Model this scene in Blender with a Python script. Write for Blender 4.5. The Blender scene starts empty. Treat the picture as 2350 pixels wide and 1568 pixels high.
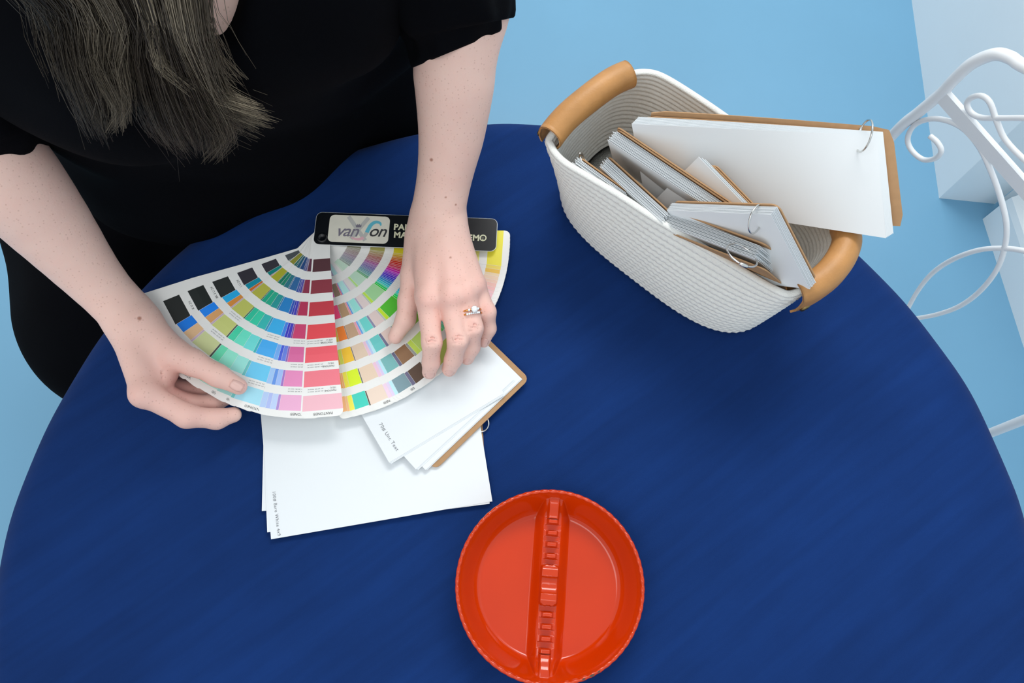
import bpy, bmesh, math, random
import numpy as np
from mathutils import Vector, Matrix
random.seed(7); rng = np.random.default_rng(7)
S = bpy.context.scene
COL = S.collection

# ------------------------------------------------------------------ camera, light, exposure
F = 1900.0; TAU = math.radians(17.0); CAMZ = 1.61; TZ = 0.75       # focal length in pixels of a 2350 px frame
cam = bpy.data.cameras.new('camera'); camo = bpy.data.objects.new('camera', cam); COL.objects.link(camo)
cam.sensor_fit = 'HORIZONTAL'; cam.sensor_width = 36.0; cam.lens = 36.0*F/2350.0; cam.clip_start = 0.01
camo.location = (0, 0, CAMZ); camo.rotation_euler = (TAU, 0, 0)
S.camera = camo
S.view_settings.view_transform = 'Standard'; S.view_settings.look = 'None'
S.view_settings.exposure = 0.13; S.view_settings.gamma = 1.0; S.view_settings.use_curve_mapping = False
wd = bpy.data.worlds.new('world'); S.world = wd; wd.use_nodes = True
wd.node_tree.nodes['Background'].inputs[0].default_value = (0.90, 0.96, 1.0, 1)
wd.node_tree.nodes['Background'].inputs[1].default_value = 0.74
def area(name, loc, target, size, power, color=(1, 1, 1)):
    l = bpy.data.lights.new(name, 'AREA'); l.shape = 'RECTANGLE'; l.size, l.size_y = size; l.energy = power; l.color = color
    o = bpy.data.objects.new(name, l); COL.objects.link(o); o.location = loc
    o.rotation_euler = (Vector(target)-Vector(loc)).to_track_quat('-Z', 'Y').to_euler()
    return o
area('key_fill_light', (0.35, 1.65, 2.60), (0.2, 0.6, 0.4), (1.4, 0.6), 30, (1.0, 0.985, 0.96))
area('key_fill_light', (-0.5, -0.35, 2.75), (-0.1, 0.3, 0.7), (1.4, 0.6), 8, (1.0, 0.985, 0.96))  # overhead fill, added to brighten the arms and right wall; not a known lamp

# ------------------------------------------------------------------ pixel helpers
CT, ST = math.cos(TAU), math.sin(TAU)
def ray(px, py):
    u = (px-1175.0)/F; v = (py-784.0)/F
    return Vector((u, ST - v*CT, -CT - v*ST))
def P(px, py, z):
    d = ray(px, py); t = (z-CAMZ)/d.z
    return Vector((d.x*t, d.y*t, z))
def PP(px, py, p0, n):
    d = ray(px, py); c = Vector((0, 0, CAMZ)); t = (Vector(p0)-c).dot(n)/d.dot(n)
    return c + d*t
def depth(p): return p.y*ST + (CAMZ-p.z)*CT

# ------------------------------------------------------------------ object helpers
def link(o, parent=None):
    COL.objects.link(o)
    if parent is not None: o.parent = parent
    return o
def meshobj(name, verts, faces, mat=None, parent=None, smooth=False):
    me = bpy.data.meshes.new(name); me.from_pydata([tuple(v) for v in verts], [], faces); me.update()
    if smooth: me.polygons.foreach_set('use_smooth', [True]*len(me.polygons))
    o = bpy.data.objects.new(name, me)
    if mat: me.materials.append(mat)
    return link(o, parent)
def npobj(name, V, Fq, mat, parent=None, smooth=True):
    """mesh from numpy arrays: V (n,3), Fq (m,3 or 4)"""
    me = bpy.data.meshes.new(name); n = len(V); m, k = Fq.shape
    me.vertices.add(n); me.vertices.foreach_set('co', np.ascontiguousarray(V, dtype=np.float32).ravel())
    me.loops.add(m*k); me.loops.foreach_set('vertex_index', np.ascontiguousarray(Fq, dtype=np.int32).ravel())
    me.polygons.add(m); me.polygons.foreach_set('loop_start', np.arange(0, m*k, k, dtype=np.int32))
    me.polygons.foreach_set('use_smooth', np.full(m, smooth))
    me.update(calc_edges=True); me.validate()
    if mat: me.materials.append(mat)
    return link(bpy.data.objects.new(name, me), parent)
def empty(name, loc):
    o = bpy.data.objects.new(name, None); o.empty_display_size = 0.05; o.location = loc
    return link(o)
def tag(o, label, cat, group=None, kind=None):
    o['label'] = label
    if cat: o['category'] = cat
    if group: o['group'] = group
    if kind: o['kind'] = kind
    return o
def structure(o, label):
    o['kind'] = 'structure'; o['label'] = label; return o
def reparent(o, p):
    """parent keeping world place (parents are only translated)"""
    bpy.context.view_layer.update()
    o.parent = p; o.matrix_parent_inverse = p.matrix_world.inverted()
    return o
def grid_faces(nu, nv, closed_u=False, closed_v=False):
    """rows v (outer), columns u (inner): index = v*nu+u"""
    f = []
    for j in range(nv if closed_v else nv-1):
        for i in range(nu if closed_u else nu-1):
            a = j*nu+i; b = j*nu+(i+1) % nu; c = ((j+1) % nv)*nu+(i+1) % nu; d = ((j+1) % nv)*nu+i
            f.append((a, b, c, d))
    return f
def spline(pts, n=8, closed=False):
    """Catmull-Rom through pts (any dimension)"""
    pts = [np.array(p, float) for p in pts]; m = len(pts); out = []
    segs = m if closed else m-1
    for i in range(segs):
        p0 = pts[(i-1) % m] if (closed or i > 0) else 2*pts[0]-pts[1]
        p1 = pts[i]; p2 = pts[(i+1) % m]
        p3 = pts[(i+2) % m] if (closed or i+2 < m) else 2*pts[-1]-pts[-2]
        for k in range(n):
            t = k/n
            out.append(0.5*((2*p1)+(p2-p0)*t+(2*p0-5*p1+4*p2-p3)*t*t+(3*p1-p0-3*p2+p3)*t**3))
    if not closed: out.append(pts[-1])
    return np.array(out)
def resample(pts, n, closed=False):
    pts = np.array(pts, float)
    if closed: pts = np.vstack([pts, pts[:1]])
    d = np.r_[0, np.cumsum(np.linalg.norm(np.diff(pts, axis=0), axis=1))]
    t = np.linspace(0, d[-1], n, endpoint=not closed)
    return np.stack([np.interp(t, d, pts[:, k]) for k in range(pts.shape[1])], 1)
def tube_data(pts, rad, sides=10, closed=False, caps=True, up0=None):
    pts = np.array(pts, float); n = len(pts)
    rad = np.full(n, rad) if np.isscalar(rad) else np.array(rad)
    if closed: tang = np.roll(pts, -1, 0)-np.roll(pts, 1, 0)
    else: tang = np.gradient(pts, axis=0)
    tang /= np.linalg.norm(tang, axis=1)[:, None]+1e-12
    up = np.array(up0 if up0 is not None else (0, 0, 1.0)); 
    if abs(up @ tang[0]) > 0.9: up = np.array((1.0, 0, 0))
    V = []
    for i in range(n):
        up = up - tang[i]*(up @ tang[i]); up /= np.linalg.norm(up); b = np.cross(tang[i], up)
        for k in range(sides):
            a = 2*math.pi*k/sides
            V.append(pts[i]+rad[i]*(math.cos(a)*up+math.sin(a)*b))
    Fc = grid_faces(sides, n, True, closed)
    if caps and not closed:
        Fc.append(tuple(reversed(range(sides)))); Fc.append(tuple(range((n-1)*sides, n*sides)))
    return V, Fc
def tube(name, pts, rad, mat, parent=None, sides=10, closed=False):
    V, Fc = tube_data(pts, rad, sides, closed); return meshobj(name, V, Fc, mat, parent, True)
def merge(parts):
    V = []; Fc = []
    for v, f in parts:
        o = len(V); V += list(v); Fc += [tuple(i+o for i in q) for q in f]
    return V, Fc
def box_data(c, ex, ey, ez):
    c, ex, ey, ez = map(Vector, (c, ex, ey, ez))
    V = [c+sx*ex+sy*ey+sz*ez for sz in (-1, 1) for sy in (-1, 1) for sx in (-1, 1)]
    return V, [(0, 2, 3, 1), (4, 5, 7, 6), (0, 1, 5, 4), (2, 6, 7, 3), (0, 4, 6, 2), (1, 3, 7, 5)]
def lathe_data(profile, n, center=(0, 0, 0)):
    V = []
    for r, z in profile:
        for k in range(n):
            a = 2*math.pi*k/n; V.append((center[0]+r*math.cos(a), center[1]+r*math.sin(a), center[2]+z))
    return V, grid_faces(n, len(profile), True)

# ------------------------------------------------------------------ materials
def lin(c):
    return tuple((x/12.92 if x <= 0.04045 else ((x+0.055)/1.055)**2.4) for x in (v/255.0 for v in c))
def mat(name, rgb, rough=0.5, metal=0.0, var=0.0, vscale=20.0, bump=0.0, bscale=300.0, spec=0.5, sheen=0.0, coat=0.0, sss=0.0, attr=None):
    m = bpy.data.materials.new(name); m.use_nodes = True; nt = m.node_tree; b = nt.nodes['Principled BSDF']
    c = lin(rgb)+(1.0,)
    b.inputs['Base Color'].default_value = c; b.inputs['Roughness'].default_value = rough; b.inputs['Metallic'].default_value = metal
    b.inputs['Specular IOR Level'].default_value = spec
    if sheen: b.inputs['Sheen Weight'].default_value = sheen; b.inputs['Sheen Roughness'].default_value = 0.5
    if coat: b.inputs['Coat Weight'].default_value = coat; b.inputs['Coat Roughness'].default_value = 0.08
    if sss:
        b.inputs['Subsurface Weight'].default_value = sss; b.inputs['Subsurface Radius'].default_value = (1.0, 0.35, 0.2); b.inputs['Subsurface Scale'].default_value = 0.004
    src = None
    if attr:
        a = nt.nodes.new('ShaderNodeAttribute'); a.attribute_name = attr; src = a.outputs['Color']
    tc = nt.nodes.new('ShaderNodeTexCoord')
    if var:
        n = nt.nodes.new('ShaderNodeTexNoise'); n.inputs['Scale'].default_value = vscale; n.inputs['Detail'].default_value = 5
        nt.links.new(tc.outputs['Object'], n.inputs['Vector'])
        mr = nt.nodes.new('ShaderNodeMapRange'); mr.inputs[1].default_value = 0.25; mr.inputs[2].default_value = 0.75
        mr.inputs[3].default_value = 1-var; mr.inputs[4].default_value = 1+var
        nt.links.new(n.outputs['Fac'], mr.inputs[0])
        mx = nt.nodes.new('ShaderNodeVectorMath'); mx.operation = 'SCALE'
        if src: nt.links.new(src, mx.inputs[0])
        else: mx.inputs[0].default_value = c[:3]
        nt.links.new(mr.outputs[0], mx.inputs['Scale']); src = mx.outputs[0]
    if src: nt.links.new(src, b.inputs['Base Color'])
    if bump:
        n = nt.nodes.new('ShaderNodeTexNoise'); n.inputs['Scale'].default_value = bscale; n.inputs['Detail'].default_value = 3
        nt.links.new(tc.outputs['Object'], n.inputs['Vector'])
        bp = nt.nodes.new('ShaderNodeBump'); bp.inputs['Strength'].default_value = bump; bp.inputs['Distance'].default_value = 0.001
        nt.links.new(n.outputs['Fac'], bp.inputs['Height']); nt.links.new(bp.outputs[0], b.inputs['Normal'])
    return m
M = {}
M['floor'] = mat('blue_painted_floor', (117, 170, 202), 0.33, var=0.05, vscale=2.2, bump=0.05, bscale=60)
M['wall'] = mat('white_paint', (242, 249, 252), 0.5, var=0.02, vscale=4)
M['cloth'] = mat('navy_cloth', (16, 48, 104), 0.9, var=0.14, vscale=7, bump=0.35, bscale=1400, spec=0.12, sheen=0.03)
def streaks(m, amount):
    nt = m.node_tree; b = nt.nodes['Principled BSDF']; src = b.inputs['Base Color'].links[0].from_socket
    tc = nt.nodes.new('ShaderNodeTexCoord'); mp = nt.nodes.new('ShaderNodeMapping'); mp.vector_type = 'TEXTURE'; mp.inputs['Rotation'].default_value = (0, 0, math.radians(36)); mp.inputs['Scale'].default_value = (.14, .011, .1)
    n = nt.nodes.new('ShaderNodeTexNoise'); n.inputs['Scale'].default_value = 1.0; n.inputs['Detail'].default_value = 6
    mr = nt.nodes.new('ShaderNodeMapRange'); mr.inputs[1].default_value = .3; mr.inputs[2].default_value = .7; mr.inputs[3].default_value = 1-amount; mr.inputs[4].default_value = 1+amount
    sc = nt.nodes.new('ShaderNodeVectorMath'); sc.operation = 'SCALE'
    nt.links.new(tc.outputs['Object'], mp.inputs[0]); nt.links.new(mp.outputs[0], n.inputs['Vector']); nt.links.new(n.outputs['Fac'], mr.inputs[0])
    nt.links.new(src, sc.inputs[0]); nt.links.new(mr.outputs[0], sc.inputs['Scale']); nt.links.new(sc.outputs[0], b.inputs['Base Color'])
streaks(M['cloth'], .09)
M['paper'] = mat('white_paper', (231, 236, 239), 0.75, spec=0.25)
M['kraft'] = mat('kraft_board', (178, 141, 104), 0.8, var=0.06, vscale=150, spec=0.2)
M['steel'] = mat('nickel_ring', (215, 215, 212), 0.2, metal=1.0)
M['white_metal'] = mat('white_enamel', (236, 239, 242), 0.35)
M['leather'] = mat('tan_leather', (186, 134, 78), 0.48, var=0.10, vscale=60, bump=0.25, bscale=500)
M['rope'] = mat('white_cotton_rope', (232, 233, 229), 0.95, var=0.04, vscale=250, bump=0.6, bscale=900, spec=0.1, sheen=0.2)
M['brass'] = mat('aged_brass', (150, 130, 85), 0.35, metal=1.0)
M['orange'] = mat('orange_melamine', (202, 55, 2), 0.11, var=0.05, vscale=14, spec=0.5)
M['dress'] = mat('black_dress', (6, 7, 11), 0.95, var=0.25, vscale=9, bump=0.3, bscale=700, spec=0.06)
M['black'] = mat('black_gloss_card', (13, 17, 22), 0.3, var=0.3, vscale=30)
M['ink'] = mat('print_grey', (120, 122, 128), 0.7)
M['inkdark'] = mat('print_dark', (40, 40, 44), 0.7)
M['cream'] = mat('sticker_cream', (226, 223, 208), 0.5, var=0.06, vscale=60)
M['leaf'] = mat('printed_leaf', (240, 240, 238), 0.38, attr='Col')
M['gold'] = mat('gold', (225, 160, 90), 0.22, metal=1.0)
M['gem'] = mat('gem', (240, 245, 248), 0.05, spec=1.0, coat=1.0)
M['nail'] = mat('nail', (230, 188, 178), 0.3)
M['rail'] = mat('dark_wood', (70, 60, 52), 0.6)

def skin_material():
    m = bpy.data.materials.new('skin'); m.use_nodes = True; nt = m.node_tree; b = nt.nodes['Principled BSDF']; L = nt.links.new
    b.inputs['Roughness'].default_value = 0.52; b.inputs['Specular IOR Level'].default_value = 0.35
    b.inputs['Subsurface Weight'].default_value = 0.12; b.inputs['Subsurface Radius'].default_value = (1, .35, .2); b.inputs['Subsurface Scale'].default_value = 0.004
    tc = nt.nodes.new('ShaderNodeTexCoord'); at = nt.nodes.new('ShaderNodeAttribute'); at.attribute_name = 'tint'
    mix = nt.nodes.new('ShaderNodeMix'); mix.data_type = 'RGBA'
    mix.inputs[6].default_value = lin((240, 205, 192))+(1,); mix.inputs[7].default_value = lin((222, 150, 142))+(1,)
    L(at.outputs['Fac'], mix.inputs[0])
    n1 = nt.nodes.new('ShaderNodeTexNoise'); n1.inputs['Scale'].default_value = 55; n1.inputs['Detail'].default_value = 4
    L(tc.outputs['Object'], n1.inputs['Vector'])
    r1 = nt.nodes.new('ShaderNodeMapRange'); r1.inputs[1].default_value = .3; r1.inputs[2].default_value = .75; r1.inputs[3].default_value = 0; r1.inputs[4].default_value = .35
    L(n1.outputs['Fac'], r1.inputs[0])
    m2 = nt.nodes.new('ShaderNodeMix'); m2.data_type = 'RGBA'; m2.inputs[7].default_value = lin((236, 190, 177))+(1,)
    L(r1.outputs[0], m2.inputs[0]); L(mix.outputs[2], m2.inputs[6])
    # freckles: sparse small cells
    vo = nt.nodes.new('ShaderNodeTexVoronoi'); vo.inputs['Scale'].default_value = 330
    L(tc.outputs['Object'], vo.inputs['Vector'])
    r2 = nt.nodes.new('ShaderNodeMapRange'); r2.inputs[1].default_value = .08; r2.inputs[2].default_value = .30; r2.inputs[3].default_value = 1; r2.inputs[4].default_value = 0
    L(vo.outputs['Distance'], r2.inputs[0])
    sp = nt.nodes.new('ShaderNodeSeparateColor'); L(vo.outputs['Color'], sp.inputs[0])
    gt = nt.nodes.new('ShaderNodeMath'); gt.operation = 'GREATER_THAN'; gt.inputs[1].default_value = .55; L(sp.outputs[0], gt.inputs[0])
    mu = nt.nodes.new('ShaderNodeMath'); mu.operation = 'MULTIPLY'; L(r2.outputs[0], mu.inputs[0]); L(gt.outputs[0], mu.inputs[1])
    mu2 = nt.nodes.new('ShaderNodeMath'); mu2.operation = 'MULTIPLY'; mu2.inputs[1].default_value = .34; L(mu.outputs[0], mu2.inputs[0])
    m3 = nt.nodes.new('ShaderNodeMix'); m3.data_type = 'RGBA'; m3.inputs[7].default_value = lin((160, 100, 78))+(1,)
    am = nt.nodes.new('ShaderNodeAttribute'); am.attribute_name = 'mole'; mm = nt.nodes.new('ShaderNodeMath'); mm.operation = 'MAXIMUM'; L(mu2.outputs[0], mm.inputs[0]); L(am.outputs['Fac'], mm.inputs[1]); L(mm.outputs[0], m3.inputs[0]); L(m2.outputs[2], m3.inputs[6]); L(m3.outputs[2], b.inputs['Base Color'])
    n2 = nt.nodes.new('ShaderNodeTexNoise'); n2.inputs['Scale'].default_value = 420; n2.inputs['Detail'].default_value = 3
    L(tc.outputs['Object'], n2.inputs['Vector'])
    bp = nt.nodes.new('ShaderNodeBump'); bp.inputs['Strength'].default_value = .25; bp.inputs['Distance'].default_value = .0006
    L(n2.outputs['Fac'], bp.inputs['Height']); L(bp.outputs[0], b.inputs['Normal'])
    return m
M['skin'] = skin_material()
def hair_material():
    m = bpy.data.materials.new('hair'); m.use_nodes = True; nt = m.node_tree; b = nt.nodes['Principled BSDF']; L = nt.links.new
    at = nt.nodes.new('ShaderNodeAttribute'); at.attribute_name = 'Col'; L(at.outputs['Color'], b.inputs['Base Color'])
    b.inputs['Roughness'].default_value = .42; b.inputs['Specular IOR Level'].default_value = .35
    return m
M['hair'] = hair_material()

# ------------------------------------------------------------------ text
def text_mesh(body, size, shear=0.0, bold=0.0, spacing=1.0, align='LEFT'):
    c = bpy.data.curves.new('lettering', 'FONT'); c.body = body; c.size = size; c.shear = shear; c.offset = bold; c.space_character = spacing
    c.align_x = align; c.resolution_u = 3
    o = bpy.data.objects.new('lettering', c); COL.objects.link(o)
    bpy.context.view_layer.update()
    me = bpy.data.meshes.new_from_object(o.evaluated_get(bpy.context.evaluated_depsgraph_get()))
    bpy.data.objects.remove(o); bpy.data.curves.remove(c)
    me.name = 'lettering'; me.materials.clear()
    return me
def put_text(body, size, origin, ex, ey, material, parent=None, zfun=None, **kw):
    """lettering laid from origin along ex with up ey (unit vectors)"""
    me = text_mesh(body, size, **kw); ex = Vector(ex).normalized(); ey = Vector(ey).normalized(); o = Vector(origin)
    for v in me.vertices:
        p = o+ex*v.co.x+ey*v.co.y
        if zfun: p.z = zfun(p)
        v.co = p
    me.materials.append(material)
    ob = bpy.data.objects.new('lettering', me); link(ob)
    if parent: reparent(ob, parent)
    return ob

# ================================================================== the room
def slab(name, quad, z0, z1, material, parent=None):
    V = [Vector((x, y, z0)) for x, y in quad]+[Vector((x, y, z1)) for x, y in quad]; n = len(quad)
    Fc = [tuple(reversed(range(n))), tuple(range(n, 2*n))]+[(i, (i+1) % n, n+(i+1) % n, n+i) for i in range(n)]
    return meshobj(name, V, Fc, material, parent)
structure(slab('floor', [(-3.2, -2.2), (2.6, -2.2), (2.6, 3.6), (-3.2, 3.6)], -0.05, 0.0, M['floor']), 'light blue painted floor, slightly glossy')
wa0 = P(2092, 0, 0); wa1 = P(2155, 455, 0); wr = P(2262, 468, 0); wb0 = P(2255, 503, 0); wb1 = P(2350, 800, 0)
da = (wa0-wa1).normalized(); far = wa1+da*2.2
db = (wb1-wb0).normalized(); near = wb0+db*2.4
W1 = structure(slab('wall_right', [(wa1.x, wa1.y), (wr.x+.02, wr.y), (wr.x+.12, far.y), (far.x, far.y)], 0, 2.6, M['wall']), 'white painted wall pier whose corner stands on the blue floor')
b0 = Vector((wb0.x+.02, wb0.y+.01, 0)); 
W2 = structure(slab('wall_corner', [(b0.x+.02, b0.y+.03), (b0.x+.02+db.x*2.4, b0.y+.03+db.y*2.4), (b0.x+1.0+db.x*2.4, b0.y+db.y*2.4), (b0.x+1.0, b0.y+.03)], 0, 2.6, M['wall']), 'white painted wall running past the table on the right')
# moulded baseboard of that wall, bevelled top
nb = Vector((db.y, -db.x, 0)); nb = -nb if nb.x < 0 else nb          # into the wall
prof = [(0.0, 0.0), (0.0, 0.085), (0.004, 0.10), (0.014, 0.108), (0.03, 0.11), (0.03, 0.0)]
V = []
for s in (0.0, 2.4):
    for d, z in prof: V.append(wb0+db*s+nb*d+Vector((0, 0, z)))
k = len(prof)
Fc = [(i, (i+1) % k, k+(i+1) % k, k+i) for i in range(k)]+[tuple(reversed(range(k))), tuple(range(k, 2*k))]
structure(meshobj('baseboard_right', V, Fc, M['wall']), 'white moulded baseboard along the right wall')

# ================================================================== table and cloth
TC = Vector((0.006, 0.012, 0)); TR = 0.533
tb = empty('round_table', TC); tag(tb, 'round pedestal table completely covered on top by the navy cloth', 'table')
v, f = lathe_data([(0.0, 0.742), (TR-.02, 0.742), (TR-.012, 0.735), (TR-.012, 0.722), (TR-.02, 0.715), (0.0, 0.715)], 96)
meshobj('table_top', v, f, M['white_metal'], tb, False)
v, f = lathe_data([(0.0, 0.715), (0.11, 0.715), (0.11, 0.70), (0.045, 0.69), (0.035, 0.66), (0.035, 0.12), (0.05, 0.08), (0.06, 0.06), (0.0, 0.06)], 40)
meshobj('pedestal', v, f, M['white_metal'], tb, True)
v, f = lathe_data([(0.0, 0.06), (0.06, 0.06), (0.20, 0.03), (0.235, 0.018), (0.24, 0.0), (0.0, 0.0)], 56)
meshobj('base_plate', v, f, M['white_metal'], tb, True)
# stretch cloth: flat top, rounded lip, pulled in below; faint pull folds near the edge
nth = 360; rows = [(0, 0)]
prof = [(r*(TR-.03), 0.0) for r in np.linspace(0.02, 1, 40)]
for a in np.linspace(0.12, 1, 12):
    an = a*math.pi/2; prof.append((TR-.03+.03*math.sin(an), -.03+.03*math.cos(an)))
prof += [(TR-.001, -.045), (TR-.004, -.06), (TR-.009, -.075), (TR-.016, -.085)]
V = []
for r, z in prof:
    for k in range(nth):
        a = 2*math.pi*k/nth; e = max(0.0, (r/TR-.72)/.28)**2
        w = .0010*e*math.sin(17*a+1.3*math.sin(3*a)) + .0006*e*math.sin(31*a+2)
        fold = .0016*math.exp(-((a-0.16)/.035)**2)*min(1, max(0, (r/TR-.45)/.3))
        V.append((TC.x+(r+.3*w)*math.cos(a), TC.y+(r+.3*w)*math.sin(a), TZ+z+(w+fold)*.6-.0006))
V.append((TC.x, TC.y, TZ-.0006)); ci = len(V)-1
Fc = grid_faces(nth, len(prof), True)+[(ci, k, (k+1) % nth) for k in range(nth)]
tag(meshobj('tablecloth', V, Fc, M['cloth'], None, True), 'navy blue fitted cloth stretched over the round table', 'tablecloth')

# ================================================================== orange ashtray
def ashtray():
    c = P(1261, 1343, TZ+.03); R = (P(1475, 1343, TZ+.03)-P(1046, 1343, TZ+.03)).length/2
    root = empty('ashtray', (c.x, c.y, TZ)); tag(root, 'round orange ashtray with scalloped rim and notched central ridge on navy cloth', 'ashtray')
    rt = P(1273, 1150, TZ+.02); rb = P(1249, 1540, TZ+.02); ax = (rt-rb).normalized(); ang = math.atan2(ax.y, ax.x)
    def sm(x, a, b):
        t = min(1, max(0, (x-a)/(b-a))); return t*t*(3-2*t)
    half = R*.905
    def ridge_top(s):                     # s along ridge -1..1 ; height
        a = abs(s)
        if a < .235:                      # middle block with a saddle
            if a < .085: return .0165+.0025*(a/.085)**2
            if a < .10: return .019+.003*sm(a, .085, .10)
            return .0218-.002*sm(a, .17, .235)
        if a > .78: return .0205+.006*sm(a, .78, .98)
        t = ((a-.235)/(.78-.235)*4) % 1.0  # four notches, three teeth
        tooth = sm(t, .50, .60)*(1-sm(t, .90, 1.0))
        return .0115+.0085*tooth
    def width(s):
        a = abs(s)
        if a < .235: return .0082 if a < .2 else .0082-.004*((a-.2)/.035)**2
        if a > .78: return .0048
        t = ((a-.235)/(.78-.235)*4) % 1.0
        return .0048 if .5 < t < 1 else .0066
    nr, nt = 150, 540
    V = []
    for i in range(nr):
        q = i/(nr-1); r = R*.955*q**.8
        for k in range(nt):
            a = 2*math.pi*k/nt; x = r*math.cos(a); y = r*math.sin(a)
            z = .005+.0010*(r/R)**2
            w = sm(r/R, .71, 1.0); z += .0315*(w**1.6)*1.08
            s = (x*ax.x+y*ax.y)/half; t = -x*ax.y+y*ax.x
            if abs(s) < 1.05:
                h = ridge_top(max(-1, min(1, s))); wd_ = width(max(-1, min(1, s)))
                at = abs(t)
                side = sm(at, wd_-.0006, wd_+.0012)            # crisp upper step
                base = .0125+.012*sm(abs(s), .8, 1.0)
                body = base*(1-sm(at, .0070, .0190))           # broad sloping flanks
                top = h*(1-side)
                hz = max(body, top if at < wd_+.0012 else 0)
                if at < wd_+.0012: hz = h*(1-side)+min(body, h if h < base else body)*side
                z = max(z, .005+hz)
            V.append((x, y, z))
    rim = []                               # scalloped bead, outer wall and foot
    for j, (rr, zz, sc) in enumerate([(.962, .0372, .3), (.968, .0392, .9), (.978, .0402, 1), (.990, .0400, 1), (1.0, .0385, .8), (.998, .0365, .6), (.985, .030, .2), (.93, .018, 0), (.84, .006, 0), (.80, .0006, 0), (.70, .0006, 0), (.0, .0012, 0)]):
        for k in range(nt):
            a = 2*math.pi*k/nt
            cz = sc*.0007*abs(math.sin(a*32)); cr = -sc*.0009*abs(math.sin(a*32)) if rr < .98 else sc*.0004*abs(math.sin(a*32))
            V.append((R*rr*math.cos(a)+cr*math.cos(a), R*rr*math.sin(a)+cr*math.sin(a), zz+cz))
    n = nr+12
    body = meshobj('dish', V, grid_faces(nt, n, True), M['orange'], root, True)
    # worn chips on the rim, bottom right
    for (px, py, sz) in ((1358, 1548, .0035), (1338, 1556, .0024), (1374, 1540, .0018)):
        p = P(px, py, TZ+.0405)-Vector((c.x, c.y, TZ)); d = Vector((p.x, p.y, 0)).normalized(); p = Vector((d.x*R*.985, d.y*R*.985, .0410))
        tt = Vector((-d.y, d.x, 0)); V2 = []
        for k in range(7):
            a = 2*math.pi*k/7; rr = sz*(.6+.5*random.random()); V2.append(p+tt*rr*math.cos(a)+d*rr*.35*math.sin(a)+Vector((0, 0, .0004)))
        meshobj('chip', V2+[v-Vector((0, 0, .0012)) for v in V2], [tuple(range(7)), tuple(reversed(range(7, 14)))]+[(i, 7+i, 7+(i+1) % 7, (i+1) % 7) for i in range(7)], M['rail'], root)
ashtray()

# ================================================================== swatch fan guide
PIV = P(740, 547, TZ+.012); PIVX, PIVY = PIV.x, PIV.y
def rm(px): return (P(740, 547+px, TZ+.016)-P(740, 547, TZ+.016)).length
LL = rm(424)
def wang(phi, R=400):
    p = P(740+R*math.cos(math.radians(phi)), 547+R*math.sin(math.radians(phi)), TZ+.016)-P(740, 547, TZ+.016)
    return math.atan2(p.y, p.x)
RS = [rm(x) for x in (56, 106, 158, 211, 264, 318, 373)]; RE = [rm(x) for x in (86, 138, 191, 245, 299, 354, 408)]
HW0, HW1 = .0098, .0215
def hwid(r): return HW0+(HW1-HW0)*max(0, min(1, (r-RS[0])/(RE[6]-RS[0])))
def sst(x, a, b):
    t = min(1, max(0, (x-a)/(b-a))); return t*t*(3-2*t)
def fan_z(x, y):
    """height of the lowest leaf over the table at world x, y"""
    dx, dy = x-PIVX, y-PIVY; r = math.hypot(dx, dy); ph = math.degrees(math.atan2(-dy, dx))
    if ph < -60: ph += 360
    q = min(1.1, r/LL)
    return TZ+.0012+.0165*min(1, q*1.5)*sst(ph, 10, 40)+.0195*q**1.5*sst(ph, 96, 140)
LT = .00030
guide = empty('colour_swatch_fan', (PIVX, PIVY, TZ)); tag(guide, 'fanned-out printed colour swatch guide with black cover held in both hands', 'swatch guide')
WHT = lin((243, 243, 240)); PALE = (243, 243, 240)
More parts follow.
